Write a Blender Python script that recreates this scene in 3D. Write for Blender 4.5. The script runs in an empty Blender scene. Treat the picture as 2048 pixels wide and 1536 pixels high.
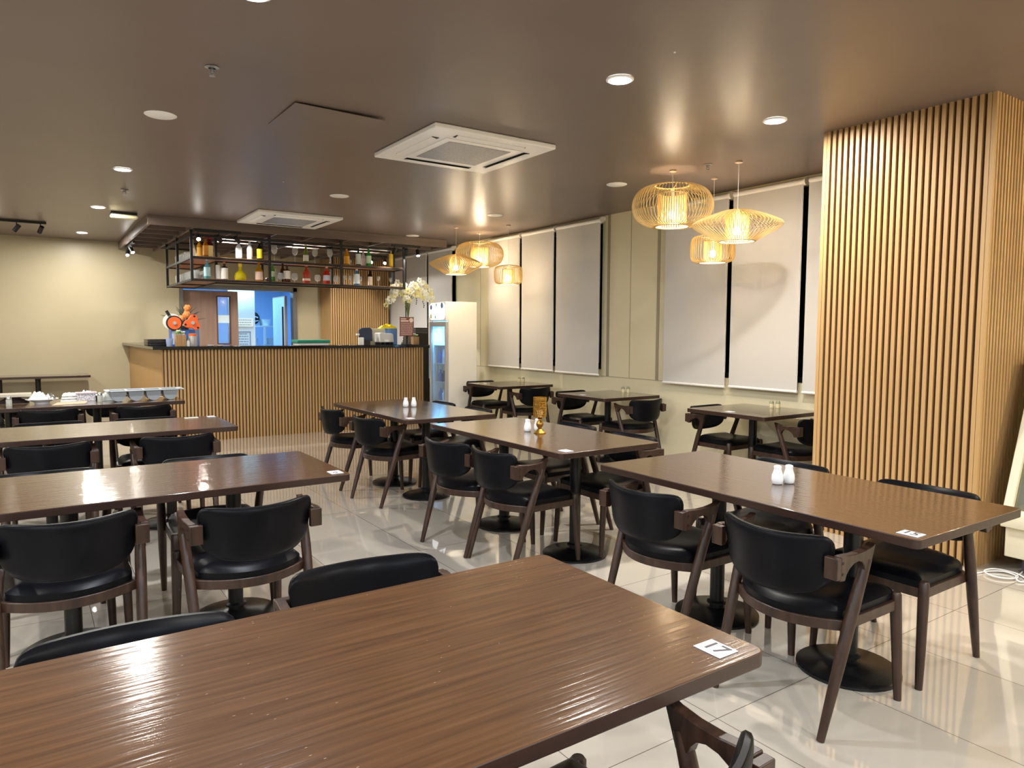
import bpy, math, random
from mathutils import Vector, Matrix
C = bpy.context.scene.collection
PI = math.pi
R = math.radians
random.seed(7)

# ---------------------------------------------------------------- camera, world, exposure
CH = 1.455
def make_camera():
    yaw, pitch, roll = R(34.29), R(4.245), R(0.238)
    fwd = Vector((math.sin(yaw)*math.cos(pitch), math.cos(yaw)*math.cos(pitch), -math.sin(pitch)))
    right = Vector((math.cos(yaw), -math.sin(yaw), 0)); up = right.cross(fwd)
    r2 = right*math.cos(roll) + up*math.sin(roll); u2 = -right*math.sin(roll) + up*math.cos(roll)
    m = Matrix(((r2.x, u2.x, -fwd.x, 0), (r2.y, u2.y, -fwd.y, 0), (r2.z, u2.z, -fwd.z, CH), (0, 0, 0, 1)))
    cd = bpy.data.cameras.new('camera'); cd.sensor_width = 36; cd.lens = 1422/2048*36
    cd.clip_start = 0.02
    co = bpy.data.objects.new('camera', cd); co.matrix_world = m; C.objects.link(co)
    bpy.context.scene.camera = co
make_camera()
w = bpy.data.worlds.new('night'); bpy.context.scene.world = w; w.use_nodes = True
w.node_tree.nodes['Background'].inputs[0].default_value = (.02, .025, .04, 1)
w.node_tree.nodes['Background'].inputs[1].default_value = .3
vs = bpy.context.scene.view_settings
vs.view_transform = 'Standard'; vs.look = 'None'; vs.gamma = 1; vs.use_curve_mapping = False
vs.exposure = 1.33
DOWN = 22      # power of one ceiling downlight

# ---------------------------------------------------------------- materials
def srgb(h):
    h = h.lstrip('#'); v = [int(h[i:i+2], 16)/255 for i in (0, 2, 4)]
    return tuple(x/12.92 if x <= .04045 else ((x+.055)/1.055)**2.4 for x in v)
_m = {}
def mat(name, col, rough=.5, metal=0, spec=.5, trans=0, ior=1.45, emit=None, es=0, coat=0, alpha=1):
    if name in _m: return _m[name]
    if isinstance(col, str): col = srgb(col)
    m = bpy.data.materials.new(name); m.use_nodes = True; b = m.node_tree.nodes['Principled BSDF']
    b.inputs['Base Color'].default_value = (*col, 1); b.inputs['Roughness'].default_value = rough
    b.inputs['Metallic'].default_value = metal; b.inputs['Specular IOR Level'].default_value = spec
    b.inputs['Transmission Weight'].default_value = trans; b.inputs['IOR'].default_value = ior
    b.inputs['Coat Weight'].default_value = coat; b.inputs['Alpha'].default_value = alpha
    if emit:
        if isinstance(emit, str): emit = srgb(emit)
        b.inputs['Emission Color'].default_value = (*emit, 1); b.inputs['Emission Strength'].default_value = es
    _m[name] = m
    return m
def nd(m, t, **k):
    n = m.node_tree.nodes.new(t)
    for a, v in k.items(): setattr(n, a, v)
    return n
def grain(name, c1, c2, scale, rough=.4, bump=.0, spec=.5, coords='Object', nscale=4, detail=6, rvar=0, coat=0, lo=.3, hi=.7):
    """two tones mixed by a stretched noise, optional bump"""
    if name in _m: return _m[name]
    m = mat(name, c1, rough, spec=spec, coat=coat); L = m.node_tree.links; b = m.node_tree.nodes['Principled BSDF']
    if isinstance(c1, str): c1 = srgb(c1)
    if isinstance(c2, str): c2 = srgb(c2)
    tc = nd(m, 'ShaderNodeTexCoord'); mp = nd(m, 'ShaderNodeMapping'); mp.inputs['Scale'].default_value = scale
    L.new(tc.outputs[coords], mp.inputs[0])
    n = nd(m, 'ShaderNodeTexNoise'); n.inputs['Scale'].default_value = nscale; n.inputs['Detail'].default_value = detail
    L.new(mp.outputs[0], n.inputs[0])
    r = nd(m, 'ShaderNodeValToRGB'); r.color_ramp.elements[0].position = lo; r.color_ramp.elements[1].position = hi
    r.color_ramp.elements[0].color = (*c1, 1); r.color_ramp.elements[1].color = (*c2, 1)
    L.new(n.outputs[0], r.inputs[0]); L.new(r.outputs[0], b.inputs['Base Color'])
    if bump:
        bp = nd(m, 'ShaderNodeBump'); bp.inputs['Strength'].default_value = bump; bp.inputs['Distance'].default_value = .004
        L.new(n.outputs[0], bp.inputs['Height']); L.new(bp.outputs[0], b.inputs['Normal'])
    if rvar:
        mr = nd(m, 'ShaderNodeMapRange'); mr.inputs['To Min'].default_value = rough-rvar; mr.inputs['To Max'].default_value = rough+rvar
        L.new(n.outputs[0], mr.inputs[0]); L.new(mr.outputs[0], b.inputs['Roughness'])
    return m
def floor_mat():
    m = grain('porcelain tile', '#bfb7aa', '#b3ab9e', (1, .6, 1), rough=.2, nscale=1.3, detail=7, spec=.3, coat=1)
    L = m.node_tree.links; b = m.node_tree.nodes['Principled BSDF']; b.inputs['Coat IOR'].default_value = 2.0; b.inputs['Coat Roughness'].default_value = .03
    tc = nd(m, 'ShaderNodeTexCoord'); sp = nd(m, 'ShaderNodeSeparateXYZ'); L.new(tc.outputs['Object'], sp.inputs[0])
    prev = None
    for i, (off, pitch) in enumerate(((2.10-20*.626, .626), (1.695-20*1.235, 1.235))):
        a = nd(m, 'ShaderNodeMath', operation='SUBTRACT'); L.new(sp.outputs[i], a.inputs[0]); a.inputs[1].default_value = off
        d = nd(m, 'ShaderNodeMath', operation='DIVIDE'); L.new(a.outputs[0], d.inputs[0]); d.inputs[1].default_value = pitch
        f = nd(m, 'ShaderNodeMath', operation='FRACT'); L.new(d.outputs[0], f.inputs[0])
        s = nd(m, 'ShaderNodeMath', operation='SUBTRACT'); L.new(f.outputs[0], s.inputs[0]); s.inputs[1].default_value = .5
        ab = nd(m, 'ShaderNodeMath', operation='ABSOLUTE'); L.new(s.outputs[0], ab.inputs[0])
        g = nd(m, 'ShaderNodeMath', operation='GREATER_THAN'); L.new(ab.outputs[0], g.inputs[0]); g.inputs[1].default_value = .5-.0016/pitch
        if prev is None: prev = g
        else:
            mx = nd(m, 'ShaderNodeMath', operation='MAXIMUM'); L.new(prev.outputs[0], mx.inputs[0]); L.new(g.outputs[0], mx.inputs[1]); prev = mx
    mix = nd(m, 'ShaderNodeMix', data_type='RGBA'); L.new(prev.outputs[0], mix.inputs[0])
    src = b.inputs['Base Color'].links[0].from_socket
    L.new(src, mix.inputs[6]); mix.inputs[7].default_value = (*srgb('#4a4238'), 1); L.new(mix.outputs[2], b.inputs['Base Color'])
    mr = nd(m, 'ShaderNodeMapRange'); L.new(prev.outputs[0], mr.inputs[0]); mr.inputs['To Min'].default_value = .2; mr.inputs['To Max'].default_value = .6
    L.new(mr.outputs[0], b.inputs['Roughness'])
    return m
def worn(m):
    """pale chips and scuffs on a worn table top"""
    L = m.node_tree.links; b = m.node_tree.nodes['Principled BSDF']; src = b.inputs['Base Color'].links[0].from_socket
    tc = nd(m, 'ShaderNodeTexCoord'); v = nd(m, 'ShaderNodeTexVoronoi'); v.inputs['Scale'].default_value = 19
    mp = nd(m, 'ShaderNodeMapping'); mp.inputs['Scale'].default_value = (1, 3.5, 1); mp.inputs['Rotation'].default_value = (0, 0, .7)
    L.new(tc.outputs['Object'], mp.inputs[0]); L.new(mp.outputs[0], v.inputs[0])
    lt = nd(m, 'ShaderNodeMath', operation='LESS_THAN'); lt.inputs[1].default_value = .05; L.new(v.outputs['Distance'], lt.inputs[0])
    n = nd(m, 'ShaderNodeTexNoise'); n.inputs['Scale'].default_value = 2.6; L.new(tc.outputs['Object'], n.inputs[0])
    g = nd(m, 'ShaderNodeMath', operation='GREATER_THAN'); g.inputs[1].default_value = .5; L.new(n.outputs[0], g.inputs[0])
    mu = nd(m, 'ShaderNodeMath', operation='MULTIPLY'); L.new(lt.outputs[0], mu.inputs[0]); L.new(g.outputs[0], mu.inputs[1])
    sc = nd(m, 'ShaderNodeMath', operation='MULTIPLY'); L.new(mu.outputs[0], sc.inputs[0]); sc.inputs[1].default_value = .55
    mix = nd(m, 'ShaderNodeMix', data_type='RGBA'); L.new(sc.outputs[0], mix.inputs[0]); L.new(src, mix.inputs[6])
    mix.inputs[7].default_value = (*srgb('#cbb49a'), 1); L.new(mix.outputs[2], b.inputs['Base Color'])
    return m
M = dict(
    wall=grain('cream wall paint', '#a69b7e', '#aca185', (1, 1, .5), rough=.38, nscale=1.2, spec=.35),
    wallr=grain('beige wall panel', '#dcd3b3', '#e0d8ba', (1, 1, .5), rough=.5, nscale=1.2, spec=.3),
    ceil=grain('brown ceiling paint', '#6e6058', '#73655d', (1, 1, 1), rough=.36, nscale=1.6, spec=.42, bump=.12, detail=2),
    table=grain('walnut table top', '#3f2917', '#543822', (1.2, 30, 1), rough=.35, nscale=2.6, bump=.22, spec=.1, coat=1),
    edge=grain('walnut table edge', '#2a1913', '#35211a', (2, 20, 20), rough=.4, nscale=2),
    leg=grain('dark stained chair wood', '#271912', '#402b20', (14, 14, 1.4), rough=.38, nscale=3.2, bump=.06),
    leather=grain('black leather', '#0b0b0e', '#101014', (1, 1, 1), rough=.36, nscale=9, bump=.08, spec=.12),
    black=mat('black powder coated steel', '#0d0d0f', .33),
    blackm=mat('matte black metal', '#131315', .5),
    slat=grain('fluted wood panel', '#b08c5c', '#bd9866', (20, 20, .8), rough=.42, nscale=2.4),
    slatback=grain('panel groove wood', '#4f331f', '#573a24', (20, 20, .8), rough=.6, nscale=2.4),
    sidewood=grain('plain wood veneer', '#b08a58', '#9f7c4c', (3, 60, .5), rough=.45, nscale=3),
    slab=mat('black granite slab', '#0c0d12', .1, spec=.6),
    white=mat('white plastic', '#f2f0ec', .35),
    whitem=mat('white enamelled steel', '#f7f6ee', .3),
    ivory=mat('ivory plastic', '#d8cfae', .4),
    grey=mat('grey plastic', '#8f979f', .45),
    dgrey=mat('dark grey mesh', '#7d7d80', .6),
    porc=mat('white porcelain', '#eceef2', .15, spec=.6),
    blind=mat('grey white blind fabric', '#cdcbc7', .8, spec=.15),
    night=mat('night window glass', '#040507', .06, spec=.7),
    alu=mat('grey aluminium frame', '#6f6c6a', .4, metal=.6),
    bamboo=grain('bamboo slat', '#c4a566', '#d6bb80', (3, 3, 3), rough=.45, nscale=4),
    bulb=mat('lit bulb', '#fff2d8', .3, emit=(1, .78, .5), es=42),
    diff=mat('lit shade base', '#fff6e6', .5, emit=(1, .85, .62), es=1.6),
    led=mat('lit led diffuser', '#ffffff', .3, emit=(1, .96, .9), es=9),
    spot=mat('lit spot lens', '#ffffff', .3, emit=(1, .95, .86), es=26),
    glass=mat('clear glass', '#ffffff', .02, trans=1, ior=1.45),
    gold=mat('brushed gold metal', '#b58b3f', .3, metal=.9),
    beam=grain('pergola brown wood', '#66584f', '#72635a', (1, 14, 14), rough=.45, nscale=2.5),
    shelfw=grain('warm shelf wood', '#8d5f3c', '#a3714a', (2, 20, 20), rough=.4, nscale=2.5),
    doorw=grain('brown door laminate', '#8f7668', '#84695b', (14, 14, 1), rough=.4, nscale=2),
    steel=mat('brushed steel', '#b8bcc0', .3, metal=.9),
    kit=mat('kitchen white panel', '#cfe2ee', .35),
    kitb=mat('kitchen blue wall', '#9fbfe6', .5),
)

def polish(m, rough=.065, ior=1.8):
    b = m.node_tree.nodes['Principled BSDF']; b.inputs['Coat Weight'].default_value = 1
    b.inputs['Coat Roughness'].default_value = rough; b.inputs['Coat IOR'].default_value = ior
    n = b.inputs['Normal'].links
    if n: m.node_tree.links.new(n[0].from_socket, b.inputs['Coat Normal'])
    return m
polish(M['table'])

# ---------------------------------------------------------------- mesh builder
class MB:
    def __init__(s): s.v = []; s.f = []; s.mi = []; s.m = 0
    def add(s, vs, fs):
        o = len(s.v); s.v += [tuple(v) for v in vs]; s.f += [tuple(i+o for i in f) for f in fs]; s.mi += [s.m]*len(fs); return s
    def box(s, x0, x1, y0, y1, z0, z1):
        return s.add([(x, y, z) for z in (z0, z1) for y in (y0, y1) for x in (x0, x1)],
                     [(0, 2, 3, 1), (4, 5, 7, 6), (0, 1, 5, 4), (2, 6, 7, 3), (0, 4, 6, 2), (1, 3, 7, 5)])
    def obox(s, c, sx, sy, sz, mx):
        vs = [mx @ Vector((x*sx/2, y*sy/2, z*sz/2)) + Vector(c) for z in (-1, 1) for y in (-1, 1) for x in (-1, 1)]
        return s.add(vs, [(0, 2, 3, 1), (4, 5, 7, 6), (0, 1, 5, 4), (2, 6, 7, 3), (0, 4, 6, 2), (1, 3, 7, 5)])
    def tube(s, pts, rad, n=10, closed=False, caps=True):
        pts = [Vector(p) for p in pts]; k = len(pts)
        if not isinstance(rad, (list, tuple)): rad = [rad]*k
        vs = []; ref = None
        for i, p in enumerate(pts):
            if closed: t = (pts[(i+1) % k]-pts[i-1]).normalized()
            else: t = (pts[min(i+1, k-1)]-pts[max(i-1, 0)]).normalized()
            if ref is None: ref = Vector((0, 0, 1)) if abs(t.z) < .9 else Vector((1, 0, 0))
            a = (ref - t*ref.dot(t)).normalized(); b = t.cross(a); ref = a
            for j in range(n):
                q = 2*PI*j/n; vs.append(p + (a*math.cos(q)+b*math.sin(q))*rad[i])
        fs = []
        for i in range(k if closed else k-1):
            for j in range(n):
                A = i*n; B = ((i+1) % k)*n; fs.append((A+j, A+(j+1) % n, B+(j+1) % n, B+j))
        if caps and not closed: fs += [tuple(range(n))[::-1], tuple((k-1)*n+j for j in range(n))]
        return s.add(vs, fs)
    def cyl(s, p0, p1, r0, r1=None, n=16): return s.tube([p0, p1], [r0, r0 if r1 is None else r1], n)
    def lathe(s, prof, n=24, c=(0, 0, 0), cap=True):
        vs = [(c[0]+r*math.cos(2*PI*j/n), c[1]+r*math.sin(2*PI*j/n), c[2]+z) for r, z in prof for j in range(n)]
        fs = []
        for i in range(len(prof)-1):
            for j in range(n): fs.append((i*n+j, i*n+(j+1) % n, (i+1)*n+(j+1) % n, (i+1)*n+j))
        if cap:
            fs += [tuple(range(n))[::-1], tuple((len(prof)-1)*n+j for j in range(n))]
        return s.add(vs, fs)
    def prism(s, poly, a, b, ax='z'):
        def P(u, v, w): return {'z': (u, v, w), 'x': (w, u, v), 'y': (u, w, v)}[ax]
        n = len(poly); vs = [P(u, v, a) for u, v in poly] + [P(u, v, b) for u, v in poly]
        fs = [tuple(range(n))[::-1], tuple(range(n, 2*n))] + [(i, (i+1) % n, n+(i+1) % n, n+i) for i in range(n)]
        return s.add(vs, fs)
    def sweep(s, pts, wd, ht, closed=False):
        """rectangular bar (wd across, ht upright) along a level path"""
        pts = [Vector(p) for p in pts]; k = len(pts); vs = []
        for i, p in enumerate(pts):
            if closed: t = (pts[(i+1) % k]-pts[i-1])
            else: t = (pts[min(i+1, k-1)]-pts[max(i-1, 0)])
            t.z = 0; t.normalize(); nn = Vector((t.y, -t.x, 0))
            for a, b in ((-1, -1), (1, -1), (1, 1), (-1, 1)): vs.append(p+nn*a*wd/2+Vector((0, 0, b*ht/2)))
        fs = []
        for i in range(k if closed else k-1):
            A = i*4; B = ((i+1) % k)*4
            for j in range(4): fs.append((A+j, A+(j+1) % 4, B+(j+1) % 4, B+j))
        if not closed: fs += [(3, 2, 1, 0), tuple(4*(k-1)+j for j in range(4))]
        return s.add(vs, fs)
    def grid(s, fn, nu, nv):
        vs = [fn(i/(nu-1), j/(nv-1)) for j in range(nv) for i in range(nu)]
        return s.add(vs, [(j*nu+i, j*nu+i+1, (j+1)*nu+i+1, (j+1)*nu+i) for j in range(nv-1) for i in range(nu-1)])
    def ball(s, c, r, n=12, sq=(1, 1, 1)):
        k = n//2
        vs = [(c[0]+r*sq[0]*math.sin(PI*i/k)*math.cos(2*PI*j/n), c[1]+r*sq[1]*math.sin(PI*i/k)*math.sin(2*PI*j/n), c[2]+r*sq[2]*math.cos(PI*i/k)) for i in range(k+1) for j in range(n)]
        return s.add(vs, [(i*n+j, (i+1)*n+j, (i+1)*n+(j+1) % n, i*n+(j+1) % n) for i in range(k) for j in range(n)])
def rrect(x0, x1, y0, y1, r, n=5):
    out = []
    for cx, cy, a in ((x1-r, y1-r, 0), (x0+r, y1-r, 90), (x0+r, y0+r, 180), (x1-r, y0+r, 270)):
        for k in range(n+1):
            q = R(a+90*k/n); out.append((cx+r*math.cos(q), cy+r*math.sin(q)))
    return out
def obj(name, mb, m, parent=None, bevel=0, sharp=35, loc=None):
    me = bpy.data.meshes.new(name); me.from_pydata(mb.v, [], mb.f)
    for q in (m if isinstance(m, (list, tuple)) else [m]): me.materials.append(q)
    if len(me.materials) > 1: me.polygons.foreach_set('material_index', mb.mi)
    me.validate(); me.polygons.foreach_set('use_smooth', [True]*len(me.polygons)); me.set_sharp_from_angle(angle=R(sharp)); me.update()
    import bmesh
    bm = bmesh.new(); bm.from_mesh(me); bmesh.ops.recalc_face_normals(bm, faces=bm.faces); bm.to_mesh(me); bm.free()
    o = bpy.data.objects.new(name, me); C.objects.link(o)
    if loc: o.location = loc
    if parent: o.parent = parent
    if bevel:
        b = o.modifiers.new('edge', 'BEVEL'); b.width = bevel; b.segments = 2; b.limit_method = 'ANGLE'; b.angle_limit = R(40)
    return o
def tag(o, label=None, cat=None, group=None, kind=None):
    if label: o['label'] = label
    if cat: o['category'] = cat
    if group: o['group'] = group
    if kind: o['kind'] = kind
    return o
def struct(name, mb, m, label=None, cat=None, **k):
    return tag(obj(name, mb, m, **k), label or name.replace('_', ' '), cat or name.split('_')[0], kind='structure')
def thing(name, label, cat, loc=(0, 0, 0), rz=0, group=None):
    o = bpy.data.objects.new(name, None); C.objects.link(o); o.empty_display_size = .1
    o.location = loc; o.rotation_euler = (0, 0, rz); return tag(o, label, cat, group)
KIDS = {}
def dup(root, loc, rz, label, group=None, sc=None):
    r = root.copy(); C.objects.link(r); r.location = loc; r.rotation_euler = (0, 0, rz); r['label'] = label
    if sc: r.scale = sc
    if group: r['group'] = group
    for ch in root.children:
        c = ch.copy(); C.objects.link(c); c.parent = r
        for g in ch.children:
            d = g.copy(); C.objects.link(d); d.parent = c
    return r
def text(body, size, m, parent, mx, name='lettering', align='CENTER'):
    cu = bpy.data.curves.new(name, 'FONT'); cu.body = body; cu.size = size; cu.align_x = align; cu.align_y = 'CENTER'; cu.extrude = .0003; cu.offset = size*.008
    t = bpy.data.objects.new('tmp', cu); C.objects.link(t); dg = bpy.context.evaluated_depsgraph_get()
    me = bpy.data.meshes.new_from_object(t.evaluated_get(dg)); bpy.data.objects.remove(t); me.transform(mx)
    me.materials.clear(); me.materials.append(m); me.name = name
    o = bpy.data.objects.new(name, me); C.objects.link(o)
    if parent: o.parent = parent
    return o
def lamp(kind, name, loc, energy, col, parent=None, size=.1, aim=None, angle=60, blend=.5):
    l = bpy.data.lights.new(name, kind); l.energy = energy; l.color = col
    if kind == 'AREA': l.shape = 'DISK'; l.size = size
    else: l.shadow_soft_size = size
    if kind == 'SPOT': l.spot_size = R(angle); l.spot_blend = blend
    o = bpy.data.objects.new(name, l); C.objects.link(o); o.location = loc
    if aim is not None: o.rotation_euler = Vector(aim).to_track_quat('-Z', 'Y').to_euler()
    if parent: o.parent = parent
    return o

# ---------------------------------------------------------------- room shell
XW, YB, HC = 5.95, 13.35, 2.88           # window wall, back wall, ceiling
X0, Y0 = -6.0, -3.6
struct('floor', MB().box(X0, XW+.3, Y0, YB+3.6, -.1, 0), floor_mat())
struct('ceiling', MB().box(X0, XW+.3, Y0, YB+3.6, HC, HC+.1), M['ceil'])
struct('wall_left', MB().box(X0-.1, X0, Y0, YB+.1, 0, HC), M['wall'])
struct('wall_front', MB().box(X0, XW+.3, Y0-.1, Y0, 0, HC), M['wall'])
DX0, DX1, DZ = 2.19, 4.21, 2.24          # kitchen opening in the back wall
mb = MB().box(X0, DX0, YB, YB+.12, 0, HC).box(DX1, XW+.3, YB, YB+.12, 0, HC).box(DX0, DX1, YB, YB+.12, DZ, HC)
struct('wall_back', mb, M['wall'])
struct('baseboard_back', MB().box(X0, 1.38, YB-.012, YB, 0, .07), M['wall'])
# window wall with three window bands
bands = [(3.0, 5.66), (6.74, 9.28), (10.4, 13.1)]
ZB, ZT = .98, 2.8
mb = MB(); ys = [Y0] + [v for b in bands for v in b] + [YB+.1]
for a, b in zip(ys[::2], ys[1::2]): mb.box(XW, XW+.2, a, b, 0, HC)
for a, b in bands: mb.box(XW, XW+.2, a, b, 0, ZB).box(XW, XW+.2, a, b, ZT, HC)
struct('wall_right', mb, M['wallr'])
mb = MB()
for y in (6.235, 9.62): mb.box(XW-.003, XW, y-.003, y+.003, .9, HC)
for a, b in ((5.66, 6.74), (9.28, 10.4)): mb.box(XW-.003, XW, a, b, .897, .903)
for y in (5.78, 6.62): mb.box(XW-.008, XW, y-.02, y+.02, .9, HC)
struct('trim_1', mb, mat('panel joint', '#9c9278', .6))
for i, (a, b) in enumerate(bands):
    o = struct('window_%d' % (i+1), MB().box(XW+.12, XW+.14, a, b, ZB, ZT), M['night'])
    f = MB()
    for k in range(4):
        y = a+(b-a)*k/3; f.box(XW+.08, XW+.16, max(a, y-.025), min(b, y+.025), ZB, ZT)
    f.box(XW+.08, XW+.16, a, b, ZB, ZB+.05).box(XW+.08, XW+.16, a, b, ZT-.05, ZT)
    obj('window_frame', f, M['blackm'], o)
# roller blinds
def blind(y0, y1, zb, label):
    t = thing('roller_blind', label, 'roller blind', (5.88, (y0+y1)/2, 0), 0, 'roller blinds on the window wall'); h = (y1-y0)/2
    obj('blind_fabric', MB().box(-.0015, .0015, -h+.012, h-.012, zb, 2.80), M['blind'], t)
    obj('bottom_bar', MB().tube([(0, -h+.01, zb), (0, h-.01, zb)], .013, 10), M['white'], t)
    obj('roller_tube', MB().tube([(0.01, -h+.015, 2.82), (0.01, h-.015, 2.82)], .026, 14), M['white'], t)
    obj('bracket', MB().tube([(.01, -h-.012, 2.82), (.01, -h+.014, 2.82)], .036, 14).box(.005, .07, -h-.01, -h+.012, 2.815, 2.86), M['white'], t)
    obj('pull_chain', MB().tube([(-.012, -h+.02, 2.81), (-.012, -h+.02, zb+.15)], .0018, 6).tube([(.012, -h+.02, 2.81), (.012, -h+.02, zb+.15)], .0018, 6), M['white'], t)
    return t
for y0, y1, zb, lab in (
    (3.03, 3.895, .905, 'roller blind half hidden behind the slatted pillar, nearest of the right window'),
    (3.925, 4.725, .905, 'middle roller blind of the right window, behind the disc pendant lamp'),
    (4.755, 5.63, .895, 'farthest roller blind of the right window, behind the small pendant lamp'),
    (6.70, 7.60, .915, 'nearest roller blind of the middle window with open wall on its right'),
    (7.63, 8.40, .92, 'middle roller blind of the middle window, catching the lamp light'),
    (8.43, 9.28, .925, 'farthest roller blind of the middle window, behind the small drum lamp'),
    (10.40, 11.26, .93, 'roller blind above the white fridge, nearest of the bar window'),
    (11.29, 12.14, .93, 'roller blind behind the white orchid, second of the bar window'),
    (12.17, 13.05, .93, 'roller blind beside the slatted wall block in the bar corner')):
    blind(y0, y1, zb, lab)

# ---------------------------------------------------------------- slatted panels
def slats(mb, a, b, z0, z1, fixed, axis, sign, pitch=.0432, wd=.0235, dp=.020):
    n = max(1, round((b-a)/pitch)); p = (b-a)/n
    for i in range(n):
        c = a+(i+.5)*p
        u0, u1 = c-wd/2, c+wd/2; d0, d1 = sorted((fixed, fixed+sign*dp))
        if axis == 'y': mb.box(d0, d1, u0, u1, z0, z1)
        else: mb.box(u0, u1, d0, d1, z0, z1)
mb = MB(); mb.m = 1; mb.box(4.80, XW, 1.965, 3.035, 0, HC); mb.m = 0
slats(mb, 1.965, 3.035, 0, HC, 4.80, 'y', -1); slats(mb, 4.80, XW, 0, HC, 1.965, 'x', -1); slats(mb, 4.80, XW, 0, HC, 3.035, 'x', 1)
for c in ((4.78, 1.947), (4.78, 3.028)): mb.box(c[0], c[0]+.025, c[1], c[1]+.025, 0, HC)
tag(obj('slatted_pillar', mb, [M['slat'], M['slatback']]), 'large pillar clad in vertical wood slats from floor to ceiling', 'pillar', kind='structure')
mb = MB(); mb.m = 1; mb.box(4.685, 5.80, 12.77, YB, 0, HC); mb.m = 0
slats(mb, 4.685, 5.80, 0, HC, 12.77, 'x', -1); slats(mb, 12.77, YB, 0, HC, 4.685, 'y', -1); slats(mb, 12.77, YB, 0, HC, 5.80, 'y', 1)
tag(obj('slatted_wall_block', mb, [M['slat'], M['slatback']]), 'wall block clad in vertical wood slats behind the bar', 'pillar', kind='structure')

# ---------------------------------------------------------------- kitchen behind the opening
KX0, KX1, KY1 = 1.4, 4.9, 16.6
struct('wall_kitchen', MB().box(KX0-.1, KX0, YB+.12, KY1, 0, HC).box(KX1, KX1+.1, YB+.12, KY1, 0, HC).box(KX0, KX1, KY1, KY1+.1, 0, HC), M['kitb'])
struct('trim_2', MB().box(KX0, KX1, YB+.12, KY1, 2.5, 2.55), M['kit'], 'white kitchen ceiling panels')
fr = MB().box(DX0, DX0+.06, YB-.03, YB+.15, 0, DZ).box(DX1-.07, DX1, YB-.03, YB+.15, 0, DZ).box(DX0, DX1, YB-.03, YB+.15, DZ-.07, DZ)
struct('door_1', fr, M['alu'], 'grey metal frame of the kitchen opening', 'door')
d = thing('kitchen_door', 'brown kitchen door leaf with a narrow vision panel behind the bar', 'door', (2.25, YB+.07, 0)); 
mb = MB().box(0, .57, -.02, .02, 0, 2.145).box(.77, .915, -.02, .02, 0, 2.145).box(.57, .77, -.02, .02, 0, 1.22).box(.57, .77, -.02, .02, 2.04, 2.145)
obj('leaf', mb, M['doorw'], d, bevel=.003)
obj('glass_panel', MB().box(.57, .77, -.004, .004, 1.22, 2.04), mat('door glass', '#dcecf5', .06, trans=.9), d)
f = MB().box(.55, .57, -.028, .028, 1.2, 2.06).box(.77, .79, -.028, .028, 1.2, 2.06).box(.57, .77, -.028, .028, 1.2, 1.22).box(.57, .77, -.028, .028, 2.04, 2.06)
obj('glazing_bead', f, mat('reddish bead', '#5c3a2e', .4), d)
obj('notice', MB().box(.575, .765, -.008, -.005, 1.58, 1.72), mat('white notice', '#cfe4ef', .6), d, bevel=0)
d2 = thing('kitchen_door', 'dark narrow door leaf folded open at the right of the kitchen opening', 'door', (4.06, YB+.17, 0), R(90))
obj('leaf', MB().box(0, .8, -.02, .02, 0, 2.1), M['doorw'], d2, bevel=.003)
obj('steel_face', MB().box(.02, .78, .0205, .025, .02, 2.08), mat('bluish steel face', '#9fc0dc', .4), d2)
obj('pull_handle', MB().box(.08, .1, .0255, .05, .9, 1.9), M['blackm'], d2)
ks = tag(obj('kitchen_partition', MB().box(3.12, 3.60, 13.95, 14.02, 0, 2.5), M['kit']), 'white kitchen partition panel with notices just inside the opening', 'partition')
def sheet(name, label, cat, x0, x1, z0, z1, y, m, lines=0, lm=None, th=.004):
    t = thing(name, label, cat, ((x0+x1)/2, y, (z0+z1)/2))
    hw, hh = (x1-x0)/2, (z1-z0)/2
    obj('sheet', MB().box(-hw, hw, -th, 0, -hh, hh), m, t)
    if lines:
        mb = MB()
        for i in range(lines):
            z = hh-(i+.8)*2*hh/(lines+.6); x = -hw*.8
            while x < hw*.72:
                l = random.uniform(.12, .3)*hw; mb.box(x, min(x+l, hw*.8), -th-.001, -th, z-.12*2*hh/lines, z+.12*2*hh/lines); x += l+.06*hw
        obj('writing', mb, lm or mat('grey ink', '#56708c', .6), t)
    return t
sheet('poster', 'small round printed poster high on the kitchen partition', 'poster', 3.14, 3.30, 1.72, 1.92, 13.948, M['kit'], 5, mat('faint red ink', '#9a8fae', .6))
sheet('notice_board', 'bright white notice board on the kitchen partition', 'notice board', 3.24, 3.56, 1.52, 1.68, 13.94, mat('bright white card', '#fbfbf5', .5), 3, mat('green ink', '#7fa7a0', .6))
wb = sheet('whiteboard', 'large whiteboard with handwriting low on the kitchen partition', 'whiteboard', 3.14, 3.50, 1.06, 1.42, 13.94, mat('pale whiteboard', '#b9d8ef', .3), 7)
obj('board_frame', MB().box(-.19, .19, -.012, 0, -.19, -.175).box(-.19, .19, -.012, 0, .175, .19).box(-.19, -.175, -.012, 0, -.19, .19).box(.175, .19, -.012, 0, -.19, .19), mat('blue grey frame', '#6d8fb0', .5), wb)
sh = thing('kitchen_shelf', 'white steel kitchen rack holding pans beyond the partition', 'shelf', (4.05, 15.2, 0))
for z in (.8, 1.13, 1.52): obj('shelf', MB().box(-.45, .45, -.25, .25, z, z+.03), M['kit'], sh)
for x in (-.43, .0, .43): obj('post', MB().box(x-.02, x+.02, -.25, -.21, 0, 1.52), M['kit'], sh)
bp = thing('backpack', 'black backpack with white straps lying on the kitchen rack', 'backpack', (3.80, 15.1, 1.55))
mb = MB().ball((0, 0, .15), .17, 14, (1.15, .8, .9)).ball((-.12, -.03, .02), .1, 10, (.8, .8, 1.1)); obj('bag', mb, mat('black nylon', '#14161c', .6), bp)
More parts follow.
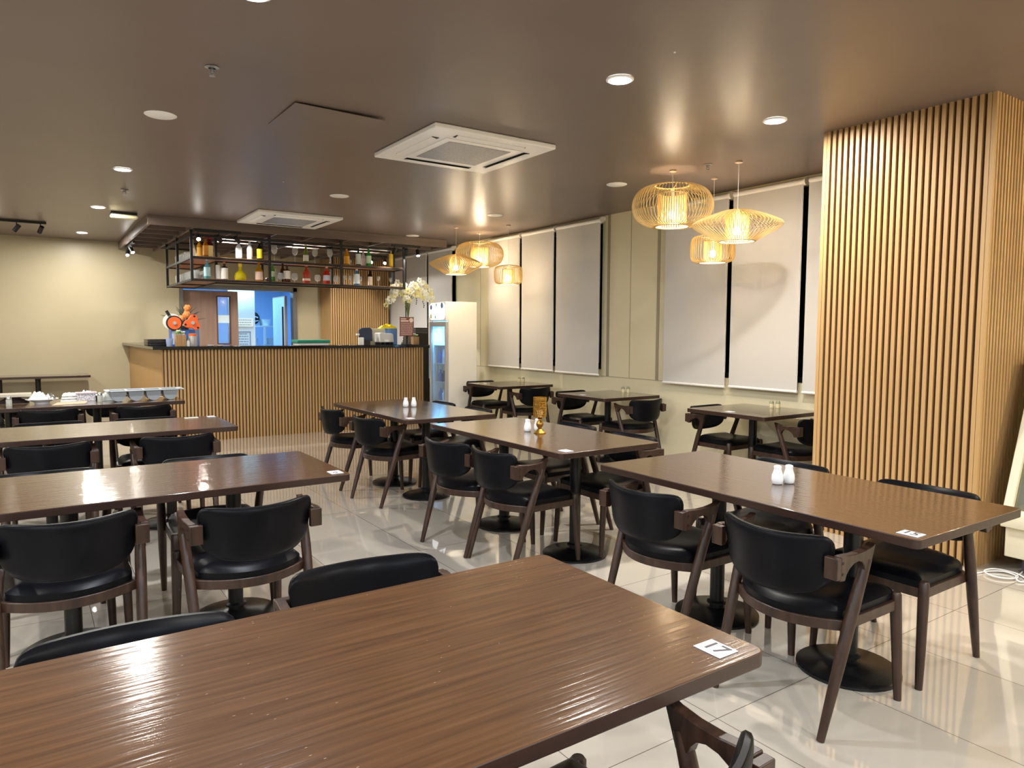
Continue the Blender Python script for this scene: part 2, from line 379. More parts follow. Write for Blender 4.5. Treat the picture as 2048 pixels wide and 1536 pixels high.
obj('strap', MB().tube([(-.12, -.14, .1), (0, -.16, .2), (.12, -.13, .16)], .014, 6).tube([(-.1, -.12, .05), (.02, -.15, .08), (.13, -.12, .1)], .012, 6).tube([(-.17, -.16, .0), (-.17, -.28, -.1), (-.16, -.27, -.4)], .008, 6), mat('white strap', '#cfd8e4', .6), bp)
for i, (x, z, r, lab) in enumerate(((3.86, 1.161, .09, 'white bucket'), (3.72, .831, .1, 'stack of white bowls'), (4.2, 1.161, .07, 'small white tub'), (4.1, 1.551, .12, 'wrapped white trays'))):
    t = obj(('bucket', 'bowl_stack', 'tub', 'tray_pack')[i], MB().lathe([(r*.8, 0), (r, .12), (r*1.05, .13)], 16, (x, 15.12, z)), M['kit'])
    tag(t, lab + (' on the kitchen rack', ' on the bottom shelf of the kitchen rack', ' at the right of the kitchen rack', ' on top of the kitchen rack')[i], ('bucket', 'bowls', 'tub', 'trays')[i])
kl = thing('kitchen_light', 'cool white ceiling light inside the kitchen', 'ceiling light', (3.3, 14.9, 2.49))
obj('light_panel', MB().box(-.3, .3, -.3, .3, -.01, .005), mat('cool panel light', '#ffffff', .3, emit=(.5, .78, 1), es=5), kl)
lamp('AREA', 'kitchen_glow', (0, 0, -.02), 22, (.34, .66, 1), kl, .5, (0, 0, -1))
kl = thing('kitchen_light', 'cool white ceiling light just inside the kitchen door', 'ceiling light', (3.35, 13.72, 2.49))
obj('light_panel', MB().box(-.12, .12, -.1, .1, -.01, .005), mat('cool panel light', '#ffffff', .3, emit=(.5, .78, 1), es=5), kl)
lamp('AREA', 'kitchen_glow', (0, 0, -.02), 5, (.5, .8, 1), kl, .2, (0, 0, -1))

# ---------------------------------------------------------------- bar counter
bc = thing('bar_counter', 'L-shaped bar counter with fluted wood front and black stone top', 'bar counter', (3.2, 10.2, 0))
def L(x, y): return x-3.2, y-10.2
mb = MB(); mb.m = 1; mb.box(1.42-3.2, 5.12-3.2, -.25, .2, 0, 1.2); mb.m = 0
slats(mb, 1.425-3.2, 5.10-3.2, 0, 1.2, -.25, 'x', -1, wd=.026)
obj('fluted_front', mb, [M['slat'], M['slatback']], bc)
obj('side_panel', MB().box(1.40-3.2, 1.42-3.2, -.26, 3.14, 0, 1.2), M['sidewood'], bc)
obj('wing_body', MB().box(1.42-3.2, 1.95-3.2, .2, 3.14, 0, 1.2), M['sidewood'], bc)
obj('counter_top', MB().prism([(1.30-3.2, -.32), (5.14-3.2, -.32), (5.14-3.2, .32), (2.0-3.2, .32), (2.0-3.2, 3.14), (1.30-3.2, 3.14)], 1.203, 1.243), M['slab'], bc, bevel=.004)
ZC = 1.2435

# ---------------------------------------------------------------- pergola grid and hanging bottle rack
pg = thing('pergola_grid', 'brown wooden egg-crate canopy fixed to the ceiling over the bar', 'canopy', (1.31, 9.93, HC))
PX = [0, .51, 1.04, 1.57, 2.09, 2.62, 3.14, 3.67, 4.19]
obj('fascia_board', MB().box(-.015, 4.2, -.015, .015, -.12, -.001), M['beam'], pg, bevel=.002)
obj('fascia_board', MB().box(-.015, .015, .016, 3.4, -.12, -.001), M['beam'], pg, bevel=.002)
for x in PX[1:]: obj('cross_beam', MB().box(x-.014, x+.014, .016, 3.4, -.118, -.001), M['beam'], pg)
for k in range(1, 7): obj('long_slat', MB().box(.016, 4.19, k*.49-.014, k*.49+.014, -.115, -.003), M['beam'], pg)
rk = thing('bottle_rack', 'black steel bottle rack with two wooden shelves hung over the bar', 'hanging shelf', (1.82, 10.1, 2.11))
F = M['blackm']
def bar(mb, a, b, t=.016):
    a = Vector(a); b = Vector(b); lo = [min(a[i], b[i])-t for i in range(3)]; hi = [max(a[i], b[i])+t for i in range(3)]
    mb.box(lo[0], hi[0], lo[1], hi[1], lo[2], hi[2])
LX, DY, WY = 3.04, .38, 1.94
for x in (0, 1.0, 2.03, LX):
    for y in (0, DY):
        if (x, y) == (0, DY): continue
        m_ = MB(); bar(m_, (x, y, 0), (x, y, .632)); obj('post', m_, F, rk)
for x, y in ((.38, .38), (0, 1.04), (.38, 1.3), (0, WY), (.38, WY)):
    m_ = MB(); bar(m_, (x, y, 0), (x, y, .632)); obj('post', m_, F, rk)
for z in (0, .29, .58):
    m_ = MB(); bar(m_, (0, 0, z), (LX, 0, z), .014); bar(m_, (.38, DY, z), (LX, DY, z), .014); bar(m_, (0, 0, z), (0, WY, z), .014); bar(m_, (.38, DY, z), (.38, WY, z), .014)
    for x in (1.0, 2.03, LX): bar(m_, (x, 0, z), (x, DY, z), .012)
    bar(m_, (0, WY, z), (.38, WY, z), .012); bar(m_, (0, 1.04, z), (.38, 1.04, z), .012)
    obj('rail', m_, F, rk)
for z in (.002, .292):
    obj('wood_shelf', MB().prism([(.012, .012), (LX-.012, .012), (LX-.012, DY-.012), (.368, DY-.012), (.368, WY-.012), (.012, WY-.012)], z, z+.02), M['shelfw'], rk)
ZS = {0: 2.11+.0225, 1: 2.40+.0225}

# track spots
def spot_head(t, x, y, z, d, lit=True, pw=8):
    """t: parent; small can on a stem, aimed along d"""
    d = Vector(d).normalized(); c = Vector((x, y, z))
    o = obj('spot_head', MB().cyl(c-d*.05, c+d*.05, .028, n=14).cyl(c, c+Vector((0, 0, .075)), .006, n=6), M['blackm'], t)
    obj('lens', MB().cyl(c+d*.0505, c+d*.052, .024, n=14), M['spot'] if lit else mat('dark lens', '#303030', .2), o)
    if pw: lamp('SPOT', 'spot_beam', c+d*.06, pw, (1, .93, .82), t, .02, d, 70, .6)
def track(label, a, b, heads, z):
    a = Vector(a); b = Vector(b); t = thing('track_light', label, 'track light', ((a+b)/2).to_tuple()); h = (b-a)/2
    m_ = MB(); bar(m_, -h, h, .016); obj('rail', m_, M['blackm'], t)
    for f, d, lit, pw in heads:
        p = -h+2*h*f; spot_head(t, p.x, p.y, p.z-.09, d, lit, pw)
    return t
track('black ceiling track with three spots in front of the cream wall', (-1.15, 11.42, 2.862), (.26, 11.42, 2.862), ((.62, (.45, -.3, -.8), True, 8), (.78, (-.5, .3, -.7), False, 5), (.965, (-.3, .6, -.7), False, 5)), 2.86)
track('short black track with two lit spots on the left side of the bar canopy', (1.36, 11.9, 2.742), (1.36, 12.9, 2.742), ((.3, (.2, -.5, -.6), True, 12), (.8, (-.1, -.6, -.6), True, 10)), 2.74)
track('short black track with three spots at the left front of the bar canopy', (1.86, 9.98, 2.742), (2.40, 9.98, 2.742), ((.04, (.0, -.7, -.55), True, 5), (.52, (.5, .5, -.6), False, 4), (.94, (.6, .5, -.5), False, 4)), 2.74)
track('short black track with three spots at the right front of the bar canopy', (4.62, 9.98, 2.742), (5.06, 9.98, 2.742), ((.06, (-.3, .2, -.9), False, 10), (.5, (.2, .4, -.8), False, 8), (.95, (-.1, -.4, -.8), True, 8)), 2.74)
track('black track with two glaring spots deep inside the bar canopy', (4.75, 11.62, 2.742), (5.25, 11.62, 2.742), ((.02, (.1, .8, -.62), False, 14), (.45, (-.35, -.7, -.45), True, 10), (.95, (-.35, -.7, -.45), True, 10)), 2.74)

# ---------------------------------------------------------------- chairs
def make_chair():
    t = thing('dining_chair', 'x', 'chair')
    for s in (-1, 1):
        pts = [(s*.235, -.26, 0), (s*.2385, -.228, .1), (s*.2455, -.166, .29), (s*.2525, -.107, .47), (s*.259, -.048, .635)]
        obj('leg', MB().tube(pts, [.014, .017, .0215, .0225, .019], 12), M['leg'], t)
        pts = [(s*.238, .262, 0), (s*.2345, .252, .15), (s*.229, .238, .36), (s*.228, .235, .435), (s*.228, .235, .443)]
        obj('leg', MB().tube(pts, [.0145, .0185, .0215, .0205, .015], 12), M['leg'], t)
    yr = lambda x: -.225+.105*abs(x/.226)**2
    rear = [(x, yr(x)-.004,   .392) for x in [-.226+.452*i/14 for i in range(15)]]
    mb = MB().sweep(rear, .022, .04).sweep([(-.226, -.13, .392), (-.226, .225, .392)], .02, .04).sweep([(.226, -.13, .392), (.226, .225, .392)], .02, .04).sweep([(-.22, .236, .392), (.22, .236, .392)], .02, .04)
    obj('seat_frame', mb, M['leg'], t, bevel=.003)
    def seat(u, v, top):
        s = 2*u-1; q = 2*v-1; e = max(abs(s), abs(q)); rr = 1-.03*(abs(s*q))**6
        x = s*.222*rr; y0 = -.232+.1*abs(s)**2; y = y0+(.246-y0)*(.5+.5*q*rr)
        b = 1-e**7
        z = (.440+.030*b - .010*math.exp(-(s*s*2+q*q*1.5)) + .006*abs(q)*b) if top else .412
        return (x, y, z)
    mb = MB(); mb.grid(lambda u, v: seat(u, v, True), 25, 25); mb.grid(lambda u, v: seat(u, v, False), 25, 25); n = 25
    def rim(mb, n, off):
        ring = [i for i in range(n)] + [j*n+n-1 for j in range(1, n)] + [(n-1)*n+i for i in range(n-2, -1, -1)] + [j*n for j in range(n-2, 0, -1)]
        k = len(ring)
        for i in range(k): mb.f.append((ring[i], ring[(i+1) % k], ring[(i+1) % k]+off, ring[i]+off)); mb.mi.append(0)
    rim(mb, n, n*n)
    obj('seat', mb, M['leather'], t, sharp=60)
    def bk(u, v, side):
        s = math.sin((2*u-1)*PI/2); a = min(1, abs(s))
        zt = .730+.013*a*a-.048*(1-(1-a**14)**.5); zb = .498+.026*a*a+.070*(1-(1-a**4.8)**.55)
        z = zb+(zt-zb)*v; x = s*.236*(1-.05*(1-v)*a); y = -.292+.085*a**2-.13*(z-.6)
        v_ = abs(2*v-1); e = max(a, v_); th = .016*(1-e**8)+.007
        return (x, y+(th if side else -th*.8), z)
    n = 25; mb = MB(); mb.grid(lambda u, v: bk(u, v, True), n, n); mb.grid(lambda u, v: bk(u, v, False), n, n); rim(mb, n, n*n)
    b = obj('backrest', mb, M['leather'], t, sharp=60)
    per = [bk(i/24, 1, False) for i in range(25)] + [bk(1, 1-i/12, False) for i in range(1, 12)] + [bk(1-i/24, 0, False) for i in range(25)] + [bk(0, i/12, False) for i in range(1, 12)]
    obj('piping', MB().tube([(x*.985, y-.002, .6+(z-.6)*.965) for x, y, z in per], .0032, 5, closed=True), M['leather'], b)
    for s in (-1, 1):
        arch = [(-.205+.0*0, .585), (-.196, .606), (-.178, .624), (-.152, .637), (-.122, .641), (-.098, .634), (-.084, .618), (-.078, .600)]
        poly = [(-.012, .690), (-.04, .681), (-.09, .673), (-.15, .671), (-.215, .676), (-.232, .676), (-.236, .588)] + arch + [(-.046, .596)]
        x0, x1 = sorted((s*.243, s*.273)); mb = MB().prism(poly, x0, x1, 'x')
        x0, x1 = sorted((s*.222, s*.273)); mb.box(x0, x1, -.258, -.232, .594, .672)
        a = obj('armrest', mb, M['leg'], t, bevel=.003)
        m_ = MB()
        for z in (.612, .652): m_.cyl((s*.2725, -.222, z), (s*.2742, -.222, z), .0055, n=10)
        obj('screw_hole', m_, M['blackm'], a)
    return t
CHAIR = make_chair(); _first = [True]
def chair(x, y, deg, label, group):
    """x, y: middle of the four feet; deg: direction the sitter faces (0 = +x, 90 = +y)"""
    rz = R(deg-90)
    if _first[0]:
        _first[0] = False; CHAIR.location = (x, y, 0); CHAIR.rotation_euler = (0, 0, rz); CHAIR['label'] = label; CHAIR['group'] = group; return CHAIR
    return dup(CHAIR, (x, y, 0), rz, label, group)

# ---------------------------------------------------------------- tables
WORN = None
def table(label, x0, x1, y0, y1, cols, m=None, base_r=.21, group=None, rot=0, cat='table'):
    cx, cy = (x0+x1)/2, (y0+y1)/2; hx, hy = (x1-x0)/2, (y1-y0)/2; longx = hx > hy
    t = thing('dining_table', label, cat, (cx, cy, 0), R(rot), group)
    a, b = (hx, hy) if longx else (hy, hx)
    top = MB(); top.m = 0; top.prism(rrect(-a, a, -b, b, .028), .716, .75)
    o = obj('tabletop', top, [m or M['table'], M['edge']], t, bevel=.003)
    mi = [1]*len(o.data.polygons)
    for i, p in enumerate(o.data.polygons):
        if p.normal.z > .9: mi[i] = 0
    o.data.polygons.foreach_set('material_index', mi)
    if not longx: o.rotation_euler = (0, 0, PI/2)
    for c in cols:
        px, py = (c, 0) if longx else (0, c)
        obj('base', MB().lathe([(base_r, 0), (base_r, .012), (base_r-.012, .02), (.06, .034), (.05, .04)], 40, (px, py, 0)), M['black'], t, sharp=50)
        k = obj('column', MB().cyl((px, py, .035), (px, py, .70), .036, n=24), M['black'], t)
        obj('collar', MB().lathe([(.036, 0), (.05, .0), (.05, .008), (.036, .016)], 24, (px, py, .06), cap=False), M['black'], k)
        obj('support_plate', MB().box(px-.04, px+.04, py-.2, py+.2, .703, .716).box(px-.2, px+.2, py-.04, py+.04, .703, .716), M['black'], t)
    return t
def plate(x, y, num, label, group, deg=-90, s=.062):
    t = thing('table_number_card', label, 'table number', (x, y, .7505), R(deg), group)
    obj('acrylic_plate', MB().box(-s*.6, s*.6, -s*.5, s*.5, 0, .0018), mat('clear acrylic', '#dfe2ee', .1, coat=.5), t, bevel=.0005)
    obj('card', MB().box(-s*.55, s*.55, -s*.44, s*.44, .0019, .0024), mat('white card', '#eceaf0', .4), t)
    if num: text(num, s*.92, mat('dark print', '#3a3038', .5), t, Matrix.Translation((0, 0, .003)), 'number')
    return t
wt = polish(worn(grain('worn walnut table top', '#452d19', '#5e4128', (1.2, 26, 1), rough=.5, nscale=2.6, bump=.25, spec=.05)), .14, 1.4)
GL, GR, GS = 'long tables in the left row', 'long tables in the right row', 'square tables along the window wall'
table('nearest long walnut table with worn glossy top filling the lower left of the photo', -.30, 1.335, .945, 1.775, (-.33, .33), wt, group=GL)
table('long walnut table second in the left row, between four black chairs', -.305, 1.30, 3.31, 4.12, (-.37, .335), group=GL)
table('long walnut table third in the left row, in front of the cluttered table', -.345, 1.265, 5.42, 6.22, (-.36, .40), group=GL)
table('cluttered long walnut table in front of the bar, covered with containers and cloths', -.90, 1.29, 7.69, 8.50, (-.355, .355), group=GL)
t = table('narrow walnut table standing against the cream back wall', -.80, .80, 12.74, 13.30, (-.02-.34, .12), group=GL, base_r=.2)
table('nearest long walnut table of the right row, beside the slatted pillar', 2.49, 3.31, 1.175, 2.84, (-.36, .36), group=GR, rot=-.7)
table('long walnut table with the gold candle lamp, middle of the right row', 2.52, 3.325, 3.19, 4.785, (-.44, .40), group=GR)
table('long walnut table of the right row nearest the bar', 2.45, 3.30, 5.07, 6.70, (-.33, .33), group=GR)
table('square walnut table by the wall, nearest the slatted pillar', 5.03, 5.87, 3.66, 4.51, (0,), group=GS, base_r=.2)
table('square walnut table by the wall, between the other two square tables', 4.99, 5.83, 5.60, 6.41, (0,), group=GS, base_r=.2)
table('square walnut table by the wall, next to the white fridge', 4.93, 5.79, 7.50, 8.33, (0,), group=GS, base_r=.2)
GN = 'white number cards on the tables'
plate(1.243, 1.013, '17', 'white card numbered 17 on the corner of the nearest worn table', GN)
plate(2.543, 1.236, '15', 'white card numbered 15 on the corner of the nearest right-row table', GN)
plate(1.245, 3.385, '16', 'white number card on the corner of the second left-row table', GN)
plate(2.61, 3.26, '', 'white number card on the near corner of the table with the gold candle lamp', GN)
plate(2.53, 5.17, '', 'white number card on the near corner of the right-row table nearest the bar', GN)
plate(1.22, 6.15, '', 'white number card on the far right corner of the third left-row table', GN)
plate(5.13, 4.09, '', 'white number card on the square table nearest the pillar', GN)
plate(5.10, 6.08, '', 'white number card on the middle square table', GN)
plate(5.09, 8.08, '', 'white number card on the square table next to the fridge', GN)

G = 'black leather dining chairs with wooden Z-shaped frames'
B = 'black leather '
for x, y, d, lab in (
    # right row
    (2.545, 1.625, 0, 'nearest chair on the left side of the table with card 15'),
    (2.58, 2.36, 0, 'second chair on the left side of the table with card 15'),
    (3.225, 1.62, 180, 'nearest chair on the pillar side of the table with card 15'),
    (3.235, 2.345, 180, 'farther chair on the pillar side of the table with card 15, only its back top showing'),
    (2.56, 3.625, 1, 'nearer chair on the left side of the gold candle lamp table'),
    (2.50, 4.14, 9, 'farther chair on the left side of the gold candle lamp table'),
    (3.25, 3.60, 180, 'nearer chair on the right side of the gold candle lamp table'),
    (3.27, 4.24, 178, 'farther chair on the right side of the gold candle lamp table'),
    (2.575, 5.62, 8, 'nearer chair on the left side of the right-row table nearest the bar'),
    (2.56, 6.395, 2, 'farther chair on the left side of the right-row table nearest the bar'),
    (3.24, 5.65, 180, 'nearer chair on the right side of the table nearest the bar'),
    (3.22, 6.29, 180, 'farther chair on the right side of the table nearest the bar, beside the fridge'),
    # square tables
    (5.50, 4.44, -90, 'chair on the far side of the square table nearest the pillar'),
    (5.50, 3.72, 90, 'chair on the near side of the square table nearest the pillar, cut off by the slats'),
    (5.44, 6.48, -90, 'chair on the far side of the middle square table'),
    (5.46, 5.68, 90, 'chair on the near side of the middle square table, standing free of the pillar'),
    (5.41, 8.52, -90, 'chair on the far side of the square table next to the fridge'),
    (5.40, 7.60, 88, 'chair on the near side of the square table next to the fridge, behind the gold lamp'),
    # left rows
    (.83, 1.01, 92, 'chair at the bottom edge of the photo beside the worn table'),
    (.82, 1.79, -94, 'right chair on the far side of the nearest worn table'),
    (.17, 1.64, -93, 'left chair on the far side of the nearest worn table'),
    (.77, 3.28, 92, 'right chair on the near side of the second left-row table'),
    (.11, 3.42, 90, 'left chair on the near side of the second left-row table'),
    (.81, 4.04, -92, 'right chair on the far side of the second left-row table'),
    (.05, 4.02, -90, 'left chair on the far side of the second left-row table'),
    (.835, 5.535, 90, 'right chair on the near side of the third left-row table'),
    (.085, 5.535, 91, 'left chair on the near side of the third left-row table'),
    (.775, 6.22, -92, 'right chair on the far side of the third left-row table'),
    (.12, 6.29, -90, 'left chair on the far side of the third left-row table'),
    (.90, 7.80, 91, 'right chair on the near side of the cluttered table'),
    (.14, 7.87, 90, 'left chair on the near side of the cluttered table'),
    (.72, 8.60, -90, 'right chair on the far side of the cluttered table, mostly hidden'),
    (-.02, 8.62, -90, 'left chair on the far side of the cluttered table, mostly hidden')):
    chair(x, y, d, B+lab, G)

# ---------------------------------------------------------------- things on the dining tables
ZT_ = .7505
def shaker(x, y, kind, label, group, z=ZT_):
    t = thing('salt_shaker' if 'salt' in label else 'pepper_shaker', label, 'shaker', (x, y, z), 0, group)
    if kind == 'porc':
        obj('body', MB().lathe([(.018, 0), (.024, .004), (.027, .022), (.025, .042), (.0185, .062), (.0165, .072), (.0175, .079)], 20), M['porc'], t, sharp=60)
        obj('perforated_cap', MB().lathe([(.0178, .079), (.0165, .085), (.008, .088), (.001, .0885)], 20), M['porc'], t, sharp=60)
    elif kind == 'two':
        obj('body', MB().lathe([(.021, 0), (.022, .004), (.022, .035), (.021, .04)], 18), mat('cream ceramic', '#d9cfa8', .3), t, sharp=60)
        obj('cap', MB().lathe([(.021, .04), (.0215, .045), (.017, .062), (.008, .068), (.001, .069)], 18), mat('grey green ceramic', '#8f9278', .3), t, sharp=60)
    else:
        obj('body', MB().lathe([(.024, 0), (.024, .06), (.018, .066)], 16), mat('frosted glass', '#c9ccc0', .25, trans=.5), t, sharp=50)
        obj('lid', MB().lathe([(.022, .066), (.022, .08), (.016, .09), (.001, .092)], 16), M['steel'], t, sharp=50)
    return t
GP = 'salt and pepper shakers in pairs'
shaker(2.866, 2.005, 'porc', 'left white porcelain salt shaker on the table with card 15', GP)
shaker(2.925, 1.985, 'porc', 'right white porcelain pepper shaker on the table with card 15', GP)
shaker(2.888, 5.985, 'porc', 'left white porcelain salt shaker on the right-row table nearest the bar', GP)
shaker(2.955, 5.955, 'porc', 'right white porcelain pepper shaker on the right-row table nearest the bar', GP)
shaker(2.90, 4.055, 'porc', 'white porcelain salt shaker left of the gold candle lamp', GP)
shaker(2.975, 4.04, 'porc', 'white porcelain pepper shaker partly hidden by the gold candle lamp', GP)
for (a, b), (c, d), w in (((5.735, 4.10), (5.775, 4.06), 'square table nearest the pillar'), ((5.71, 6.08), (5.75, 6.04), 'middle square table'), ((5.68, 8.15), (5.72, 8.11), 'square table next to the fridge')):
    shaker(a, b, 'two', 'left cream and grey salt shaker on the '+w, GP); shaker(c, d, 'two', 'right cream and grey pepper shaker on the '+w, GP)
cl = thing('candle_lamp', 'gold candle lamp with a pierced shade on the middle right-row table', 'candle holder', (2.925, 3.945, ZT_))
obj('foot', MB().lathe([(.042, 0), (.043, .003), (.034, .012), (.018, .026), (.011, .034)], 28), M['gold'], cl, sharp=60)
obj('stem', MB().lathe([(.011, .034), (.015, .038), (.024, .052), (.0265, .064), (.022, .078), (.012, .088), (.010, .096), (.017, .102), (.012, .108)], 28), M['gold'], cl, sharp=60)
m_ = MB()
for k in range(9):
    z = .114+k*.0165
    m_.lathe([(.0435, z), (.0455, z+.002), (.0435, z+.004)], 30, cap=False)
for s_ in (-1, 1):
    for j in range(20):
        q = 2*PI*j/20; pts = [(.0445*math.cos(q+s_*i*.105), .0445*math.sin(q+s_*i*.105), .112+i*.0227) for i in range(7)]
        m_.tube(pts, .0019, 5)
m_.lathe([(.044, .236), (.046, .236), (.046, .25), (.044, .25)], 30, cap=False).lathe([(.012, .108), (.044, .112), (.044, .116), (.012, .112)], 30, cap=False)
obj('pierced_shade', m_, M['gold'], cl)
obj('candle', MB().cyl((0, 0, .112), (0, 0, .16), .018), mat('cream wax', '#d8c490', .6), cl)

# clutter on the far left table
def soft(mb, c, sx, sy, sz, n=14, seed=1, p=3):
    rnd = random.Random(seed); ph = [rnd.uniform(0, 6) for _ in range(6)]
    def fn(u, v):
        s, q = 2*u-1, 2*v-1; e = max(abs(s), abs(q))
        h = (1-e**p)*(1+.25*math.sin(7*s+ph[0])*math.cos(6*q+ph[1])+.12*math.sin(15*s+ph[2]+9*q))
        return (c[0]+s*sx*(1+.05*math.sin(5*q+ph[3])), c[1]+q*sy*(1+.05*math.sin(5*s+ph[4])), c[2]+sz*max(0, h))
    o = len(mb.v); mb.grid(fn, n, n); mb.f.append(tuple([o+i for i in range(n)]+[o+j*n+n-1 for j in range(1, n)]+[o+(n-1)*n+i for i in range(n-2, -1, -1)]+[o+j*n for j in range(n-2, 0, -1)])); mb.mi.append(mb.m)
    return mb
t = thing('food_container', 'clear plastic box with dark food at the left end of the cluttered table', 'container', (-.13, 8.22, ZT_))
clear = mat('clear plastic', '#f2f4f2', .03, trans=1, ior=1.08)
obj('box', MB().prism(rrect(-.13, .13, -.09, .09, .02), .001, .065), clear, t, bevel=.003)
obj('lid', MB().prism(rrect(-.15, .15, -.1, .1, .02), .066, .095), mat('cloudy plastic lid', '#cfcab8', .3, trans=.3), t, bevel=.004)
obj('food', soft(MB(), (0, 0, .004), .12, .08, .05, seed=3), mat('dark food', '#3a2c33', .5), t)
shaker(-.155, 7.93, 'glass', 'glass salt shaker beside the clear box at the left end of the cluttered table', GP)
shaker(.57, 7.97, 'glass', 'glass pepper shaker beside the grey cutlery tray', GP)
t = thing('plate', 'white footed plate piled with foil and a plastic bag on the cluttered table', 'plate', (.10, 8.10, ZT_))
obj('dish', MB().lathe([(.06, 0), (.062, .012), (.11, .034), (.135, .042), (.135, .046), (.1, .04), (.0, .03)], 30, cap=False), M['porc'], t, sharp=60)
obj('plastic_bag', soft(MB(), (-.03, 0, .036), .08, .08, .07, 18, 5, 2), mat('crumpled clear bag', '#d8d5ce', .25), t)
obj('foil', soft(MB(), (.06, 0, .036), .055, .07, .05, 22, 9, 2), mat('crumpled foil', '#a5a29c', .25, metal=.8), t)
for i in range(3):
    tag(obj('folded_napkin', soft(MB(), (.325+.006*i, 8.24, ZT_+.0255*i), .07, .055, .026, 12, 20+i, 9), mat('white cotton', '#e6e6e2', .8)),
        ('bottom white folded napkin of the stack on the cluttered table', 'middle white folded napkin of the stack on the cluttered table', 'top white folded napkin of the stack on the cluttered table')[i], 'napkin', 'stack of white folded napkins')
t = thing('basket', 'white patterned plastic basket full of small packets on the cluttered table', 'basket', (.47, 8.22, ZT_))
obj('rim', MB().sweep([(p[0], p[1], .078) for p in rrect(-.085, .085, -.06, .06, .02)], .012, .008, True), mat('pinkish plastic', '#d5c6cc', .4), t)
obj('wall', MB().sweep([(p[0]*.93, p[1]*.93, .038) for p in rrect(-.085, .085, -.06, .06, .02)], .003, .075, True), grain('patterned plastic', '#e0dde0', '#a9a5b4', (1, 1, 1), nscale=70, lo=.45, hi=.55), t)
obj('packets', soft(MB(), (0, 0, .003), .07, .047, .08, 16, 31, 4), mat('white packets', '#dcdce0', .5), t)
tag(obj('brown_paper', MB().add([(.17, 7.80, ZT_+.001), (.44, 7.84, ZT_+.001), (.47, 7.98, ZT_+.012), (.22, 7.96, ZT_+.010), (.17, 7.80, ZT_+.004), (.44, 7.84, ZT_+.005), (.47, 7.98, ZT_+.016), (.22, 7.96, ZT_+.014)], [(3, 2, 1, 0), (4, 5, 6, 7), (0, 1, 5, 4), (1, 2, 6, 5), (2, 3, 7, 6), (3, 0, 4, 7)]), mat('kraft paper', '#b79f83', .8)), 'crumpled brown paper at the front edge of the cluttered table', 'paper')
tag(obj('black_bowl', MB().lathe([(.05, 0), (.075, .02), (.09, .034), (.087, .034), (.05, .006), (0, .005)], 24, (.60, 8.24, ZT_), cap=False), M['blackm']), 'shallow black bowl under a white plate on the cluttered table', 'bowl')
tag(obj('plate', MB().lathe([(.0, .0), (.05, 0), (.09, .012), (.092, .016), (.05, .006), (0, .005)], 28, (.60, 8.24, ZT_+.035), cap=False), M['porc']), 'white plate resting on a black bowl on the cluttered table', 'plate')
t = thing('cutlery_tray', 'grey plastic cutlery tray with four round-bottomed bins on the cluttered table', 'cutlery tray', (.96, 8.02, ZT_), R(1))
for k in range(4):
    x = -.24+k*.155; poly = [(x-.068, .10)] + [(x-.064*math.cos(q), .066-.064*math.sin(q)) for q in [PI*i/12 for i in range(13)]] + [(x+.068, .10)]
    inner = [(x+(a-x)*.93, b+.004 if b < .09 else b) for a, b in poly]
    m_ = MB().prism(poly, -.14, -.135, 'y').prism(poly, .055, .06, 'y'); n = len(poly)
    m_.add([(a, yy, b) for yy in (-.14, .06) for a, b in poly] + [(a, yy, b) for yy in (-.14, .06) for a, b in inner], [(i, i+1, n+i+1, n+i) for i in range(n-1)] + [(2*n+i+1, 2*n+i, 3*n+i, 3*n+i+1) for i in range(n-1)])
    obj('bin', m_, M['grey'], t)
m_ = MB().box(-.33, .33, -.155, -.138, .098, .11).box(-.33, .33, .06, .075, .098, .11).box(-.35, -.308, -.155, .075, .098, .11).box(.295, .35, -.155, .075, .098, .11)
for k in range(3): m_.box(-.1625+k*.155-.009, -.1625+k*.155+.009, -.138, .06, .098, .108)
obj('rim', m_, mat('pale grey plastic', '#b3bac0', .4), t, bevel=.003)
tag(obj('plastic_sheet', soft(MB(), (.68, 8.13, ZT_+.001), .09, .08, .085, 18, 44, 2.5), mat('crumpled clear film', '#d5dad8', .2)), 'crumpled clear plastic wrap at the left end of the cutlery tray', 'plastic wrap')
for i in range(2):
    tag(obj('chopstick', MB().tube([(1.00, 8.20+.012*i, ZT_+.004), (1.25, 8.19+.012*i, ZT_+.004)], [.003, .0022], 6), mat('pale bamboo', '#e0c79c', .5)), 'pale wooden chopstick beside the cutlery tray', 'chopstick', 'pair of chopsticks')
tag(obj('folded_paper', MB().box(1.02, 1.12, 6.12, 6.16, ZT_, ZT_+.003), mat('white paper', '#e8e4da', .7)), 'small strip of white paper at the far edge of the third left-row table', 'paper')

# ---------------------------------------------------------------- things on the bar counter
def lathe_obj(name, prof, m, parent, n=18, c=(0, 0, 0), sharp=50, cap=True): return obj(name, MB().lathe(prof, n, c, cap), m, parent, sharp=sharp)
t = thing('tray_stack', 'stack of black trays on the left end of the bar counter', 'trays', (1.42, 10.75, ZC))
for i in range(3): obj('tray', MB().prism(rrect(-.09, .27, -.22, .22, .03), .001+i*.03, .024+i*.03), mat('black tray plastic', '#0f0f14', .3), t, bevel=.004)
j = thing('juicer', 'blue and orange citrus juicer machine with round covers on the bar', 'juicer', (1.72, 10.28, ZC))
blue = mat('blue plastic', '#2f62b0', .3); org = mat('orange plastic', '#f0662a', .35)
obj('body', MB().box(-.14, .15, .0, .22, 0, .215), blue, j, bevel=.01)
obj('front_plate', MB().box(-.135, .02, -.008, 0, .02, .19), mat('white print plate', '#b9c9e8', .4), j)
obj('side_tube', MB().lathe([(.05, .0), (.055, .02), (.055, .30), (.03, .31)], 20, (.17, .12, 0)), mat('blue clear plastic', '#9dbff0', .1, trans=.6), j, sharp=60)
